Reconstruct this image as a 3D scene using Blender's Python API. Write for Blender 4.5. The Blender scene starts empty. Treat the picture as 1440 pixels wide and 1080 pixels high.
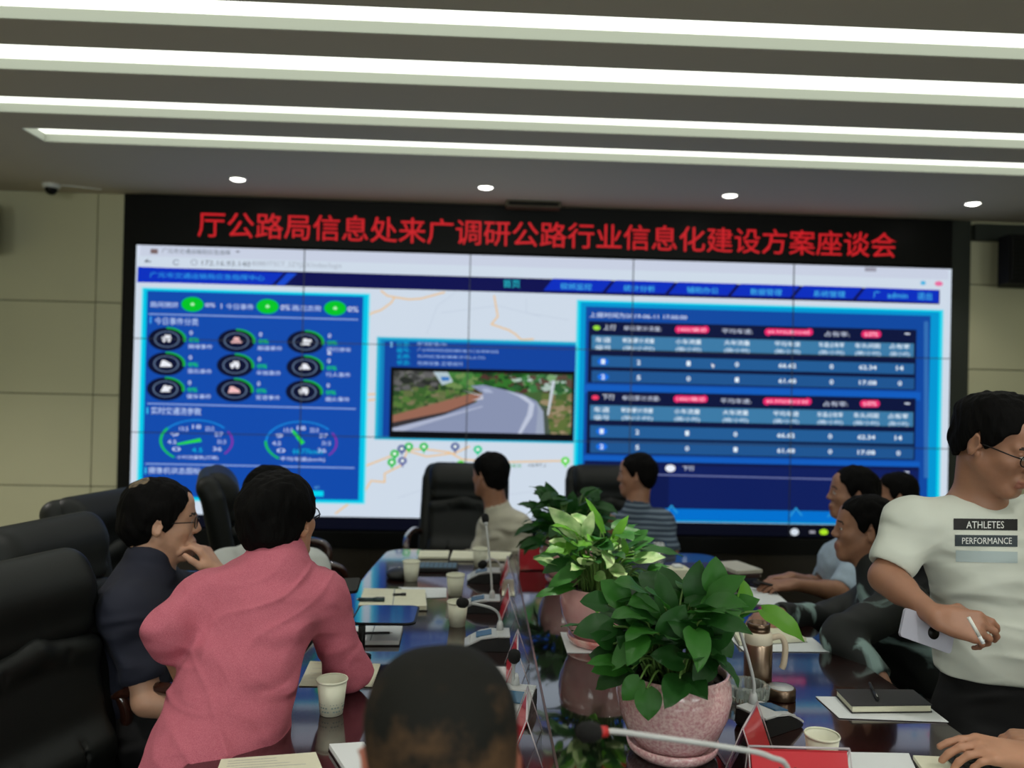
import bpy, bmesh, math, random
import numpy as np
from mathutils import Vector, Matrix
from mathutils.bvhtree import BVHTree
random.seed(7); RNG = np.random.default_rng(7)
SC = bpy.context.scene; COL = SC.collection; PI = math.pi

# ---------------------------------------------------------------- camera
FPX = 1123.0
YAW, PIT, ROL = math.radians(2.28), math.radians(.46), math.radians(1.32)
CAM = np.array([0, 0, 1.58])
FW = np.array([math.sin(YAW)*math.cos(PIT), math.cos(YAW)*math.cos(PIT), math.sin(PIT)])
_r0 = np.array([math.cos(YAW), -math.sin(YAW), 0]); _u0 = np.cross(_r0, FW)
RT = _r0*math.cos(ROL) + _u0*math.sin(ROL); UP = -_r0*math.sin(ROL) + _u0*math.cos(ROL)
cd = bpy.data.cameras.new('camera'); cam = bpy.data.objects.new('camera', cd); COL.objects.link(cam)
cd.sensor_width = 36; cd.lens = 36*FPX/1440; cd.clip_start = .05
cam.matrix_world = Matrix(((RT[0], UP[0], -FW[0], 0), (RT[1], UP[1], -FW[1], 0), (RT[2], UP[2], -FW[2], 1.58), (0, 0, 0, 1)))
cd.dof.use_dof = True; cd.dof.focus_distance = 1.95; cd.dof.aperture_fstop = 2.2
SC.camera = cam
SC.view_settings.view_transform = 'Standard'; SC.view_settings.look = 'None'; SC.view_settings.gamma = 1
SC.view_settings.use_curve_mapping = False; SC.view_settings.exposure = 0.0
w = bpy.data.worlds.new('world'); SC.world = w; w.use_nodes = True
w.node_tree.nodes['Background'].inputs[0].default_value = (.6, .65, .6, 1); w.node_tree.nodes['Background'].inputs[1].default_value = .05
ZC = 2.955      # ceiling height
YW = 5.95       # plane of the screen wall
STRIP_L = 2.2  # brightness of the ceiling light troughs
DOWN_W = 42     # watts of a ceiling downlight

def aty(px, py, y):
    d = FW + RT*(px-720)/FPX - UP*(py-540)/FPX
    return Vector(CAM + d*y/d[1])
def atz(px, py, z=.76):
    d = FW + RT*(px-720)/FPX - UP*(py-540)/FPX
    return Vector(CAM + d*(z-1.58)/d[2])

# fill light: three unseen windows added behind the camera to brighten the room
ADDED_WIN_X = (-2.9, .3, 3.5)
for wx in ADDED_WIN_X:
    l = bpy.data.lights.new('window_daylight', 'AREA'); l.shape = 'RECTANGLE'; l.size = 1.7; l.size_y = 1.5; l.energy = 35; l.color = (.93, 1, .93)
    o = bpy.data.objects.new('window_daylight', l); COL.objects.link(o); o.location = (wx, -3.52, 1.75); o.rotation_euler = (math.radians(90), 0, 0)

# ceiling downlights by the screen and over the middle plant, plus unseen added ones (their own lamps are built with them below)

# ---------------------------------------------------------------- materials
def lin(c):
    return tuple(((v/255)/12.92 if v/255 <= .04045 else (((v/255)+.055)/1.055)**2.4) for v in c[:3])
def nt(name):
    m = bpy.data.materials.new(name); m.use_nodes = True
    return m, m.node_tree, m.node_tree.nodes['Principled BSDF']
def mat(name, rgb, rough=.6, metal=0, coat=0, bump=None, var=None, sheen=0, srgb=True, spec=None, trans=0, ior=None, sss=0):
    m, t, b = nt(name)
    c = lin(rgb) if srgb else rgb
    b.inputs['Base Color'].default_value = (*c, 1); b.inputs['Roughness'].default_value = rough
    b.inputs['Metallic'].default_value = metal; b.inputs['Coat Weight'].default_value = coat
    b.inputs['Coat Roughness'].default_value = .05
    b.inputs['Sheen Weight'].default_value = sheen; b.inputs['Transmission Weight'].default_value = trans
    if ior: b.inputs['IOR'].default_value = ior
    if spec is not None: b.inputs['Specular IOR Level'].default_value = spec
    if sss:
        b.inputs['Subsurface Weight'].default_value = sss; b.inputs['Subsurface Radius'].default_value = (.02, .008, .004)
        b.inputs['Subsurface Scale'].default_value = .5
    tc = t.nodes.new('ShaderNodeTexCoord')
    if var:      # (scale, amount, detail[, rgb2])
        n = t.nodes.new('ShaderNodeTexNoise'); n.inputs['Scale'].default_value = var[0]; n.inputs['Detail'].default_value = var[2]
        t.links.new(tc.outputs['Object'], n.inputs['Vector'])
        mx = t.nodes.new('ShaderNodeMix'); mx.data_type = 'RGBA'
        c2 = lin(var[3]) if len(var) > 3 else tuple(v*(1-var[1]) for v in c)
        mx.inputs['A'].default_value = (*c, 1); mx.inputs['B'].default_value = (*c2, 1)
        rp = t.nodes.new('ShaderNodeValToRGB'); rp.color_ramp.elements[0].position = .35; rp.color_ramp.elements[1].position = .65
        t.links.new(n.outputs['Fac'], rp.inputs['Fac']); t.links.new(rp.outputs['Color'], mx.inputs['Factor'])
        t.links.new(mx.outputs['Result'], b.inputs['Base Color'])
    if bump:     # (scale, strength, distance[, stretch])
        n = t.nodes.new('ShaderNodeTexNoise'); n.inputs['Scale'].default_value = bump[0]; n.inputs['Detail'].default_value = 4
        mp = t.nodes.new('ShaderNodeMapping'); t.links.new(tc.outputs['Object'], mp.inputs['Vector'])
        if len(bump) > 3: mp.inputs['Scale'].default_value = bump[3]
        t.links.new(mp.outputs['Vector'], n.inputs['Vector'])
        bp = t.nodes.new('ShaderNodeBump'); bp.inputs['Strength'].default_value = bump[1]; bp.inputs['Distance'].default_value = bump[2]
        t.links.new(n.outputs['Fac'], bp.inputs['Height']); t.links.new(bp.outputs['Normal'], b.inputs['Normal'])
    return m
def emis(name, rgb, s):
    m, t, b = nt(name); b.inputs['Base Color'].default_value = (0, 0, 0, 1)
    b.inputs['Emission Color'].default_value = (*lin(rgb), 1); b.inputs['Emission Strength'].default_value = s
    return m
def attr_emis(name, s):
    m, t, b = nt(name); a = t.nodes.new('ShaderNodeVertexColor'); a.layer_name = 'col'
    b.inputs['Base Color'].default_value = (.003, .003, .004, 1); b.inputs['Roughness'].default_value = .5; b.inputs['Specular IOR Level'].default_value = .05
    t.links.new(a.outputs['Color'], b.inputs['Emission Color']); b.inputs['Emission Strength'].default_value = s
    return m
def thin_glass(name, tint=(1, 1, 1), amt=.12, refl=.35):
    m = bpy.data.materials.new(name); m.use_nodes = True; t = m.node_tree; t.nodes.clear()
    o = t.nodes.new('ShaderNodeOutputMaterial'); mx = t.nodes.new('ShaderNodeMixShader')
    tr = t.nodes.new('ShaderNodeBsdfTransparent'); tr.inputs[0].default_value = (*tint, 1)
    g = t.nodes.new('ShaderNodeBsdfGlossy'); g.inputs['Roughness'].default_value = .08
    lw = t.nodes.new('ShaderNodeLayerWeight'); lw.inputs[0].default_value = .35
    mt = t.nodes.new('ShaderNodeMath'); mt.operation = 'MULTIPLY_ADD'; mt.inputs[1].default_value = refl; mt.inputs[2].default_value = amt
    t.links.new(lw.outputs['Facing'], mt.inputs[0]); t.links.new(mt.outputs[0], mx.inputs[0])
    t.links.new(tr.outputs[0], mx.inputs[1]); t.links.new(g.outputs[0], mx.inputs[2]); t.links.new(mx.outputs[0], o.inputs[0])
    return m

# ---------------------------------------------------------------- object helpers
def tag(o, label=None, cat=None, group=None, kind=None):
    if label: o['label'] = label
    if cat: o['category'] = cat
    if group: o['group'] = group
    if kind: o['kind'] = kind
    return o
def empty(name, loc=(0, 0, 0), rz=0, label=None, cat=None, group=None):
    o = bpy.data.objects.new(name, None); COL.objects.link(o); o.empty_display_size = .05
    o.location = loc; o.rotation_euler = (0, 0, rz)
    return tag(o, label, cat, group)
def mk(name, me, m=None, parent=None, label=None, cat=None, group=None, kind=None):
    if m is not None and len(me.materials) == 0:
        for q in (m if isinstance(m, (list, tuple)) else [m]): me.materials.append(q)
    o = bpy.data.objects.new(name, me); COL.objects.link(o)
    if parent: o.parent = parent
    return tag(o, label, cat, group, kind)
def copy_tree(o, parent=None):
    c = o.copy(); COL.objects.link(c); c.parent = parent
    for ch in list(o.children): copy_tree(ch, c)
    return c
class MB:
    """collects shapes into one mesh"""
    def __init__(s): s.b = bmesh.new(); s.cols = []
    def box(s, lo, hi, bev=0, mi=0, M=None):
        lo = Vector(lo); hi = Vector(hi); c = (lo+hi)/2; d = hi-lo
        r = bmesh.ops.create_cube(s.b, size=1); vs = r['verts']
        bmesh.ops.scale(s.b, vec=d, verts=vs); bmesh.ops.translate(s.b, vec=c, verts=vs)
        fs = {f for v in vs for f in v.link_faces}
        if bev:
            es = list({e for v in vs for e in v.link_edges})
            rr = bmesh.ops.bevel(s.b, geom=es, offset=bev, segments=2, profile=.5, affect='EDGES')
            fs = set(rr['faces']) | {f for f in fs if f.is_valid}; vs = list({v for f in fs for v in f.verts})
            allf = set(fs); 
            for v in vs: allf |= set(v.link_faces)
            fs = allf; vs = list({v for f in fs for v in f.verts})
        for f in fs: f.material_index = mi
        if M is not None: bmesh.ops.transform(s.b, matrix=M, verts=vs)
        return s
    def lathe(s, prof, n=32, c=(0, 0, 0), mi=0, M=None, sx=1, sy=1):
        rings = []
        for r, z in prof:
            if r < 1e-6: rings.append([s.b.verts.new((c[0], c[1], c[2]+z))]); continue
            rings.append([s.b.verts.new((c[0]+sx*r*math.cos(2*PI*i/n), c[1]+sy*r*math.sin(2*PI*i/n), c[2]+z)) for i in range(n)])
        for a, b in zip(rings, rings[1:]):
            for i in range(n):
                j = (i+1) % n
                q = [a[i % len(a)], a[j % len(a)], b[j % len(b)], b[i % len(b)]]
                u = []
                for v in q:
                    if v not in u: u.append(v)
                if len(u) > 2:
                    f = s.b.faces.new(u); f.material_index = mi; f.smooth = True
        if M is not None: bmesh.ops.transform(s.b, matrix=M, verts=[v for r in rings for v in r])
        return s
    def tube(s, pts, r, n=10, mi=0, cap=True):
        pts = [Vector(p) for p in pts]; rs = r if isinstance(r, (list, tuple)) else [r]*len(pts)
        rings = []; up = Vector((0, 0, 1)); T0 = (pts[1]-pts[0]).normalized()
        if abs(T0.z) > .9: up = Vector((1, 0, 0))
        X = T0.cross(up).normalized()
        for i, p in enumerate(pts):
            T = (pts[min(i+1, len(pts)-1)]-pts[max(i-1, 0)]).normalized()
            X = (X-T*X.dot(T)).normalized(); Y = T.cross(X)
            rings.append([s.b.verts.new(p+(X*math.cos(2*PI*k/n)+Y*math.sin(2*PI*k/n))*rs[i]) for k in range(n)])
        for a, b in zip(rings, rings[1:]):
            for i in range(n):
                f = s.b.faces.new([a[i], a[(i+1) % n], b[(i+1) % n], b[i]]); f.smooth = True; f.material_index = mi
        if cap:
            for rg, rev in ((rings[0], True), (rings[-1], False)):
                f = s.b.faces.new(rg[::-1] if rev else rg); f.material_index = mi
        return s
    def prism(s, poly, z0, z1, mi=0, M=None):
        a = [s.b.verts.new((x, y, z0)) for x, y in poly]; b = [s.b.verts.new((x, y, z1)) for x, y in poly]
        n = len(poly); fs = [s.b.faces.new(a[::-1]), s.b.faces.new(b)]
        for i in range(n): fs.append(s.b.faces.new([a[i], a[(i+1) % n], b[(i+1) % n], b[i]]))
        for f in fs: f.material_index = mi
        if M is not None: bmesh.ops.transform(s.b, matrix=M, verts=a+b)
        return s
    def face(s, pts, mi=0, smooth=False):
        f = s.b.faces.new([s.b.verts.new(p) for p in pts]); f.material_index = mi; f.smooth = smooth; return f
    def mesh(s, name):
        bmesh.ops.recalc_face_normals(s.b, faces=s.b.faces)
        me = bpy.data.meshes.new(name); s.b.to_mesh(me); s.b.free(); return me
    def build(s, name, m, parent=None, **k):
        return mk(name, s.mesh(name), m, parent, **k)
def bez(p, n=12):
    """Catmull-Rom through points"""
    p = [Vector(q) for q in p]; p = [p[0]*2-p[1]]+p+[p[-1]*2-p[-2]]; out = []
    for i in range(1, len(p)-2):
        for k in range(n):
            t = k/n; a, b, c, d = p[i-1:i+3]
            out.append(.5*((2*b)+(c-a)*t+(2*a-5*b+4*c-d)*t*t+(3*b-a-3*c+d)*t**3))
    out.append(p[-2]); return out
def rrect(x0, y0, x1, y1, r, n=6):
    o = []
    for cx, cy, a in ((x1-r, y1-r, 0), (x0+r, y1-r, 90), (x0+r, y0+r, 180), (x1-r, y0+r, 270)):
        for k in range(n+1):
            t = math.radians(a+90*k/n); o.append((cx+r*math.cos(t), cy+r*math.sin(t)))
    return o
def text_polys(body, size, align='LEFT', bold=0):
    cu = bpy.data.curves.new('t', 'FONT'); cu.body = body; cu.size = size; cu.align_x = align; cu.resolution_u = 2; cu.offset = bold
    o = bpy.data.objects.new('t', cu); COL.objects.link(o); dg = bpy.context.evaluated_depsgraph_get(); dg.update()
    me = bpy.data.meshes.new_from_object(o.evaluated_get(dg))
    V = [tuple(v.co) for v in me.vertices]; F = [tuple(p.vertices) for p in me.polygons]
    bpy.data.objects.remove(o); bpy.data.curves.remove(cu); bpy.data.meshes.remove(me)
    return V, F

# ---------------------------------------------------------------- signed-distance sculpting: bodies, cloth and cushions grow as one smooth skin
class SDF:
    def __init__(s, lo, hi, h):
        s.lo = np.array(lo, float); s.h = h; s.n = np.ceil((np.array(hi)-s.lo)/h).astype(int)+1
        s.D = np.full(s.n, 1., np.float32)
    def grid(s, lo, hi):
        a = np.clip(np.floor((np.array(lo)-s.lo)/s.h).astype(int), 0, s.n); b = np.clip(np.ceil((np.array(hi)-s.lo)/s.h).astype(int)+1, 0, s.n)
        if (b-a).min() <= 0: return None, None
        ax = [(s.lo[i]+s.h*np.arange(a[i], b[i])).astype(np.float32) for i in range(3)]
        return (slice(a[0], b[0]), slice(a[1], b[1]), slice(a[2], b[2])), (ax[0][:, None, None], ax[1][None, :, None], ax[2][None, None, :])
    def put(s, fn, lo, hi, k, sub=False):
        m = k+3*s.h
        sl, P = s.grid(np.array(lo)-m, np.array(hi)+m)
        if sl is None: return
        d = fn(*P); a = s.D[sl]
        if sub: d = -d; hh = np.maximum(k-np.abs(a-d), 0)/k if k > 0 else 0; s.D[sl] = np.maximum(a, d)+hh*hh*k*.25
        else: hh = np.maximum(k-np.abs(a-d), 0)/k if k > 0 else 0; s.D[sl] = np.minimum(a, d)-hh*hh*k*.25
    def cap(s, a, b, ra, rb=None, k=.02, sq=None, sub=False):
        """round cone a-b; sq=(dir, factor) squashes the section along dir"""
        rb = ra if rb is None else rb; a = np.array(a, float); b = np.array(b, float); ab = b-a
        R = max(ra, rb)*(1.3 if sq else 1); lo = np.minimum(a, b)-R; hi = np.maximum(a, b)+R
        if sq: nv = np.array(sq[0], float); nv /= np.linalg.norm(nv); fq = sq[1]; ab = ab+(fq-1)*nv*(ab@nv)
        L2 = ab@ab+1e-12
        def fn(x, y, z):
            x = x-a[0]; y = y-a[1]; z = z-a[2]
            if sq:
                q = (x*nv[0]+y*nv[1]+z*nv[2])*(fq-1); x = x+nv[0]*q; y = y+nv[1]*q; z = z+nv[2]*q
            t = np.clip((x*ab[0]+y*ab[1]+z*ab[2])/L2, 0, 1)
            d = np.sqrt((x-t*ab[0])**2+(y-t*ab[1])**2+(z-t*ab[2])**2)-(ra+(rb-ra)*t)
            return d/(math.sqrt(fq) if sq and fq > 1 else 1)
        s.put(fn, lo, hi, k, sub)
    def ell(s, c, r, M=None, k=.02, sub=False):
        """ellipsoid; M columns are its axes"""
        c = np.array(c, float); r = np.array(r, float); M = np.eye(3) if M is None else np.array(M); R = r.max()
        def fn(x, y, z):
            x = x-c[0]; y = y-c[1]; z = z-c[2]
            q = [(x*M[0, i]+y*M[1, i]+z*M[2, i])/r[i] for i in range(3)]
            k0 = np.sqrt(q[0]**2+q[1]**2+q[2]**2)+1e-6
            k1 = np.sqrt((q[0]/r[0])**2+(q[1]/r[1])**2+(q[2]/r[2])**2)+1e-6
            return k0*(k0-1)/k1
        s.put(fn, c-R, c+R, k, sub)
    def rbox(s, c, hs, rd, M=None, k=.02, sub=False):
        c = np.array(c, float); M = np.eye(3) if M is None else np.array(M); R = np.linalg.norm(hs)
        def fn(x, y, z):
            x = x-c[0]; y = y-c[1]; z = z-c[2]
            q = [np.abs(x*M[0, i]+y*M[1, i]+z*M[2, i])-(hs[i]-rd) for i in range(3)]
            o = np.sqrt(sum(np.maximum(v, 0)**2 for v in q)); return o+np.minimum(np.maximum(np.maximum(q[0], q[1]), q[2]), 0)-rd
        s.put(fn, c-R, c+R, k, sub)
    def mod(s, fn):
        """D += fn(x,y,z) everywhere"""
        sl, P = s.grid(s.lo, s.lo+s.h*s.n); s.D += fn(*P).astype(np.float32)
    def clip(s, fn):
        sl, P = s.grid(s.lo, s.lo+s.h*s.n); s.D = np.maximum(s.D, fn(*P).astype(np.float32))
    def mesh(s, name, smooth=1):
        D = s.D; D[0] = D[-1] = .5; D[:, 0] = D[:, -1] = .5; D[:, :, 0] = D[:, :, -1] = .5
        I = D < 0; nx, ny, nz = D.shape
        c = I[:-1, :-1, :-1].astype(np.int8)
        for dx in (0, 1):
            for dy in (0, 1):
                for dz in (0, 1):
                    if dx+dy+dz: c = c+I[dx:nx-1+dx, dy:ny-1+dy, dz:nz-1+dz]
        act = np.argwhere((c > 0) & (c < 8)); idm = np.full((nx-1, ny-1, nz-1), -1, np.int32)
        idm[act[:, 0], act[:, 1], act[:, 2]] = np.arange(len(act))
        acc = np.zeros((len(act), 3)); cnt = np.zeros(len(act))
        cor = {(a, b, e): D[act[:, 0]+a, act[:, 1]+b, act[:, 2]+e] for a in (0, 1) for b in (0, 1) for e in (0, 1)}
        for p in cor:
            for ax in range(3):
                if p[ax] == 0:
                    q = list(p); q[ax] = 1; v0, v1 = cor[p], cor[tuple(q)]; m = (v0 < 0) != (v1 < 0)
                    t = np.where(m, v0/np.where(m, v0-v1, 1), 0)
                    pt = np.tile(np.array(p, float), (len(act), 1)); pt[:, ax] += t
                    acc += pt*m[:, None]; cnt += m
        V = (acc/cnt[:, None]+act)*s.h+s.lo
        Q = []
        for ax in range(3):
            sa = [slice(None)]*3; sb = [slice(None)]*3; sa[ax] = slice(0, -1); sb[ax] = slice(1, None)
            A, B = I[tuple(sa)], I[tuple(sb)]; e = np.argwhere(A != B); u, v = [(1, 2), (2, 0), (0, 1)][ax]
            e = e[(e[:, u] > 0) & (e[:, v] > 0) & (e[:, u] < s.n[u]-1) & (e[:, v] < s.n[v]-1)]
            fl = A[e[:, 0], e[:, 1], e[:, 2]]
            def cell(du, dv):
                g = e.copy(); g[:, u] -= du; g[:, v] -= dv; return idm[g[:, 0], g[:, 1], g[:, 2]]
            q = np.stack([cell(1, 1), cell(0, 1), cell(0, 0), cell(1, 0)], 1); q[~fl] = q[~fl][:, ::-1]; Q.append(q)
        Q = np.concatenate(Q)
        if smooth:      # a little relaxation along the quads
            for _ in range(smooth):
                S = np.zeros_like(V); N = np.zeros(len(V))
                for a, b in ((0, 1), (1, 2), (2, 3), (3, 0)):
                    for i, j in ((a, b), (b, a)):
                        for c3 in range(3): S[:, c3] += np.bincount(Q[:, i], V[Q[:, j], c3], len(V))
                        N += np.bincount(Q[:, i], minlength=len(V))
                V = V*.5+.5*S/np.maximum(N, 1)[:, None]
        me = bpy.data.meshes.new(name); me.vertices.add(len(V)); me.vertices.foreach_set('co', V.astype(np.float32).ravel())
        me.loops.add(len(Q)*4); me.loops.foreach_set('vertex_index', Q.astype(np.int32).ravel())
        me.polygons.add(len(Q)); me.polygons.foreach_set('loop_start', np.arange(0, len(Q)*4, 4, dtype=np.int32))
        me.polygons.foreach_set('use_smooth', np.ones(len(Q), bool)); me.update(calc_edges=True); me.validate()
        return me
def face_centers(me):
    a = np.empty(len(me.polygons)*3, np.float32); me.polygons.foreach_get('center', a); return a.reshape(-1, 3)
def set_mi(me, mi): me.polygons.foreach_set('material_index', np.asarray(mi, np.int32)); me.update()
def wave(x, y, z, s, seed=0):
    """cheap smooth pseudo-noise, about -1..1"""
    a, b, c = 1.7+seed, 2.9+seed*1.3, .6+seed*.7
    u = x*s+1.3*np.sin(y*s*.8+a)+.8*np.sin(z*s*.6+b); v = y*s+1.2*np.sin(z*s*.9+c)+.7*np.sin(x*s*.7+b); ww = z*s+1.1*np.sin(x*s*.85+b)+.9*np.sin(y*s*.75+a)
    return (np.sin(u+a)*np.sin(v+b)+np.sin(v*1.1+c)*np.sin(ww*.9+a)+np.sin(ww+c)*np.sin(u*.9+b))/1.8
# ================================================================ the room
m_ceil = mat('ceiling_paint', (206, 194, 172), .9)
m_wall = mat('wall_panel', (196, 193, 160), .55, var=(1.2, .06, 2))
m_joint = mat('panel_joint', (92, 90, 72), .8)
m_floor = mat('floor_dark_carpet', (46, 42, 32), .95, bump=(300, .4, .002), var=(60, .3, 3))
m_lip = mat('trough_lip', (168, 172, 160), .8)
m_trough = emis('trough_membrane', (246, 250, 238), STRIP_L)
m_black = mat('black_lacquer', (9, 10, 9), .4, spec=.2)
m_blackmatt = mat('black_matt', (11, 11, 11), .7, spec=.2)
m_darkgrey = mat('dark_grey_metal', (52, 56, 50), .6, spec=.2)
m_darkpanel = mat('dark_brown_panel', (44, 38, 30), .4, var=(3, .15, 2))
m_white = mat('white_plastic', (225, 226, 220), .35)
m_metal = mat('brushed_metal', (190, 190, 186), .3, metal=1)
XL, XR, YB = -4.6, 5.2, -3.6
STRUCT = dict(kind='structure')
MB().box((XL-.1, YB-.1, -.1), (XR+.1, YW+.3, 0)).build('floor', m_floor, **STRUCT)
SX0, SX1 = -2.55, 3.95
STR = [(4.467, 4.715), (3.975, 4.213), (3.352, 3.628), (2.893, 3.118), (1.9, 2.12), (1.1, 1.36), (.1, .35), (-.9, -.65), (-1.9, -1.65), (-2.9, -2.65)]  # rows after the first four are unseen troughs added to brighten the room
c = MB(); ys = sorted([v for q in STR for v in q]); prev = YB-.1
for i in range(0, len(ys), 2):
    c.box((SX0, prev, ZC), (SX1, ys[i], ZC+.06)); prev = ys[i+1]
c.box((SX0, prev, ZC), (SX1, YW+.3, ZC+.06)); c.box((XL-.1, YB-.1, ZC), (SX0, YW+.3, ZC+.06)); c.box((SX1, YB-.1, ZC), (XR+.1, YW+.3, ZC+.06))
c.box((XL-.1, YB-.1, ZC+.075), (XR+.1, YW+.3, ZC+.14))
c.build('ceiling', m_ceil, **STRUCT)
SL = ['nearest the screen wall', 'second from the screen wall', 'third from the screen wall', 'fourth from the screen wall']
for i, (a, b) in enumerate(STR):
    d = .052
    lab = 'long glowing white light trough in the ceiling, '+SL[i] if i < 4 else 'ceiling light trough %s' % ['just above the near end of the table', 'right above the camera', 'one row behind the camera', 'two rows behind the camera', 'three rows behind the camera', 'closest to the windows'][i-4]
    e = empty('ceiling_light_trough', ((SX0+SX1)/2, (a+b)/2, ZC), 0, lab, 'ceiling light', 'recessed light troughs in the ceiling')
    hx = (SX1-SX0)/2; hy = (b-a)/2
    f = MB(); f.box((-hx, hy-.006, .001), (hx, hy, d)); f.box((-hx, -hy, .001), (hx, -hy+.006, d)); f.box((-hx, -hy, .001), (-hx+.006, hy, d)); f.box((hx-.006, -hy, .001), (hx, hy, d))
    f.build('frame', m_lip, e)
    MB().box((-hx+.006, -hy+.006, d-.004), (hx-.006, hy-.006, d+.004)).build('diffuser', m_trough, e)
# front wall in beige panels with open joints
def panels(name, x0, x1, xs, zs, top):
    m = MB(); m.box((x0, YW+.03, 0), (x1, YW+.2, top), mi=1)
    X = [x0]+xs+[x1]; Z = [0]+zs+[top]
    for a, b in zip(X, X[1:]):
        for p, q in zip(Z, Z[1:]): m.box((a+.004, YW, p+.004), (b-.004, YW+.032, q-.004))
    return m
MBf = panels('wall_front', XL-.1, -2.632, [-4.1, -2.823], [.137, .809, 1.478, 2.154], ZC)
MBf.build('wall_front', [m_wall, m_joint], **STRUCT)
panels('r', 3.716, XR+.1, [4.95], [.48, 1.152, 1.823, 2.47], ZC).build('wall_front', [m_wall, m_joint], **STRUCT)
MB().box((-2.632, YW+.12, 0), (3.716, YW+.3, ZC)).build('wall_front', m_blackmatt, **STRUCT)
for nm, x0, x1 in (('wall_left', XL-.1, XL), ('wall_right', XR, XR+.1)):
    MB().box((x0, YB-.1, 0), (x1, YW, ZC)).build(nm, m_wall, **STRUCT)
wb = MB(); xs = [XL-.1]+[v for q in ADDED_WIN_X for v in (q-.9, q+.9)]+[XR+.1]
for i in range(0, len(xs), 2): wb.box((xs[i], YB-.1, 0), (xs[i+1], YB, ZC))
for q in ADDED_WIN_X: wb.box((q-.9, YB-.1, 0), (q+.9, YB, .95)); wb.box((q-.9, YB-.1, 2.55), (q+.9, YB, ZC))
wb.build('wall_back', m_wall, **STRUCT)
m_winf = mat('window_frame_white', (210, 212, 208), .4); m_fillpane = emis('window_daylit_pane', (215, 228, 235), 2.2)  # frames and glowing panes of the unseen windows added for fill light
for i, q in enumerate(ADDED_WIN_X):
    f = MB(); f.box((q-.9, YB-.08, .95), (q+.9, YB+.0, 1.0)).box((q-.9, YB-.08, 2.5), (q+.9, YB, 2.55)).box((q-.9, YB-.08, .95), (q-.85, YB, 2.55)).box((q+.85, YB-.08, .95), (q+.9, YB, 2.55)).box((q-.03, YB-.08, .95), (q+.03, YB, 2.55))
    w_ = f.build('window_%d' % (i+1), m_winf, **STRUCT); MB().box((q-.88, YB-.07, .98), (q+.88, YB-.06, 2.52)).build('pane', m_fillpane, w_)
MB().box((-2.632, YW-.01, 0), (-2.53, YW+.12, ZC), bev=.004).build('trim_1', m_black, **STRUCT)
MB().box((3.56, YW-.01, 0), (3.716, YW+.12, ZC), bev=.004).build('trim_2', m_darkgrey, **STRUCT)
t = MB(); t.box((-2.53, YW-.03, .0), (3.56, YW+.1, .40))
for k in range(7): t.box((-2.53+k*.87, YW-.034, .02), (-2.53+k*.87+.86, YW-.028, .39))
t.build('trim_3', m_darkpanel, **STRUCT)
MB().box((-2.53, YW-.06, .40), (3.56, YW+.1, .52), bev=.004).build('trim_4', m_black, **STRUCT)

# downlights
m_ring = mat('downlight_ring', (210, 210, 204), .4)
m_lamp = emis('downlight_lamp', (255, 253, 244), 9)
DL = [(-1.655, 5.41), (.006, 5.41), (1.683, 5.41), (3.392, 5.41)]
DLn = ['ceiling downlight over the left part of the video wall', 'ceiling downlight just left of the middle of the red text banner', 'ceiling downlight over the right part of the video wall', 'ceiling downlight at the right end, above the wall speaker']
def downlight(x, y, lab, watts, group, size=95):
    e = empty('downlight', (x, y, ZC), 0, lab, 'downlight', group)
    MB().lathe([(.062, 0), (.062, -.006), (.052, -.008), (.047, -.003), (.047, 0)]).build('ring', m_ring, e)
    MB().lathe([(.047, -.003), (.03, -.012), (0, -.014)]).build('lamp', m_lamp, e)
    l = bpy.data.lights.new('downlight_beam', 'SPOT'); l.energy = watts; l.spot_size = math.radians(size); l.spot_blend = .6; l.shadow_soft_size = .04; l.color = (1, .96, .88)
    o = bpy.data.objects.new('downlight_beam', l); COL.objects.link(o); o.parent = e; o.location = (0, 0, -.03)
for (x, y), lb in zip(DL, DLn): downlight(x, y, lb, DOWN_W*.35, 'downlights in front of the screen wall')
for k, (x, y, wt, sz) in enumerate([(.46, 2.50, 175, 19), (-1.4, 1.45, DOWN_W, 100), (1.5, .9, DOWN_W, 100), (-3.6, 3.6, DOWN_W*3.6, 125), (-3.6, 1.2, DOWN_W, 110), (4.5, 3.6, DOWN_W*.8, 110), (.2, -.4, DOWN_W, 110)]):  # all but the plant lamp are unseen downlights added as fill
    downlight(x, y, 'ceiling downlight overhead, %s' % ['above the middle plant', 'above the left side chairs', 'above the right side of the table', 'by the left wall near the screen', 'by the left wall near the camera', 'by the right wall', 'behind the camera'][k], wt, 'downlights over the table', sz)

# dome camera, ceiling vent, loudspeakers
p = atz(88, 266, ZC)
e = empty('security_camera', (p.x, p.y-.15, ZC), 0, 'small white dome security camera on the ceiling at the upper left', 'security camera')
MB().lathe([(0, 0), (.055, 0), (.058, -.01), (.054, -.03), (.03, -.032), (0, -.032)]).build('housing', m_white, e)
MB().lathe([(.04, -.03), (.04, -.045), (.03, -.066), (.015, -.076), (0, -.078)]).build('dome', m_black, e)
MB().tube(bez([(.05, .01, -.008), (.12, .02, -.006), (.3, .1, -.006)], 6), .004).build('cable', m_white, e)
p = aty(748, 287, YW)
e = empty('ceiling_box', (p.x, YW-.14, ZC), 0, 'small dark box on the ceiling above the middle of the red text banner', 'box')
b = MB(); b.box((-.2, -.06, -.045), (.2, .06, 0), bev=.005); b.build('housing', mat('box_brown', (88, 80, 62), .6), e)
MB().box((-.18, -.064, -.035), (.18, -.058, -.012)).build('grille', m_blackmatt, e)
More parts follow.
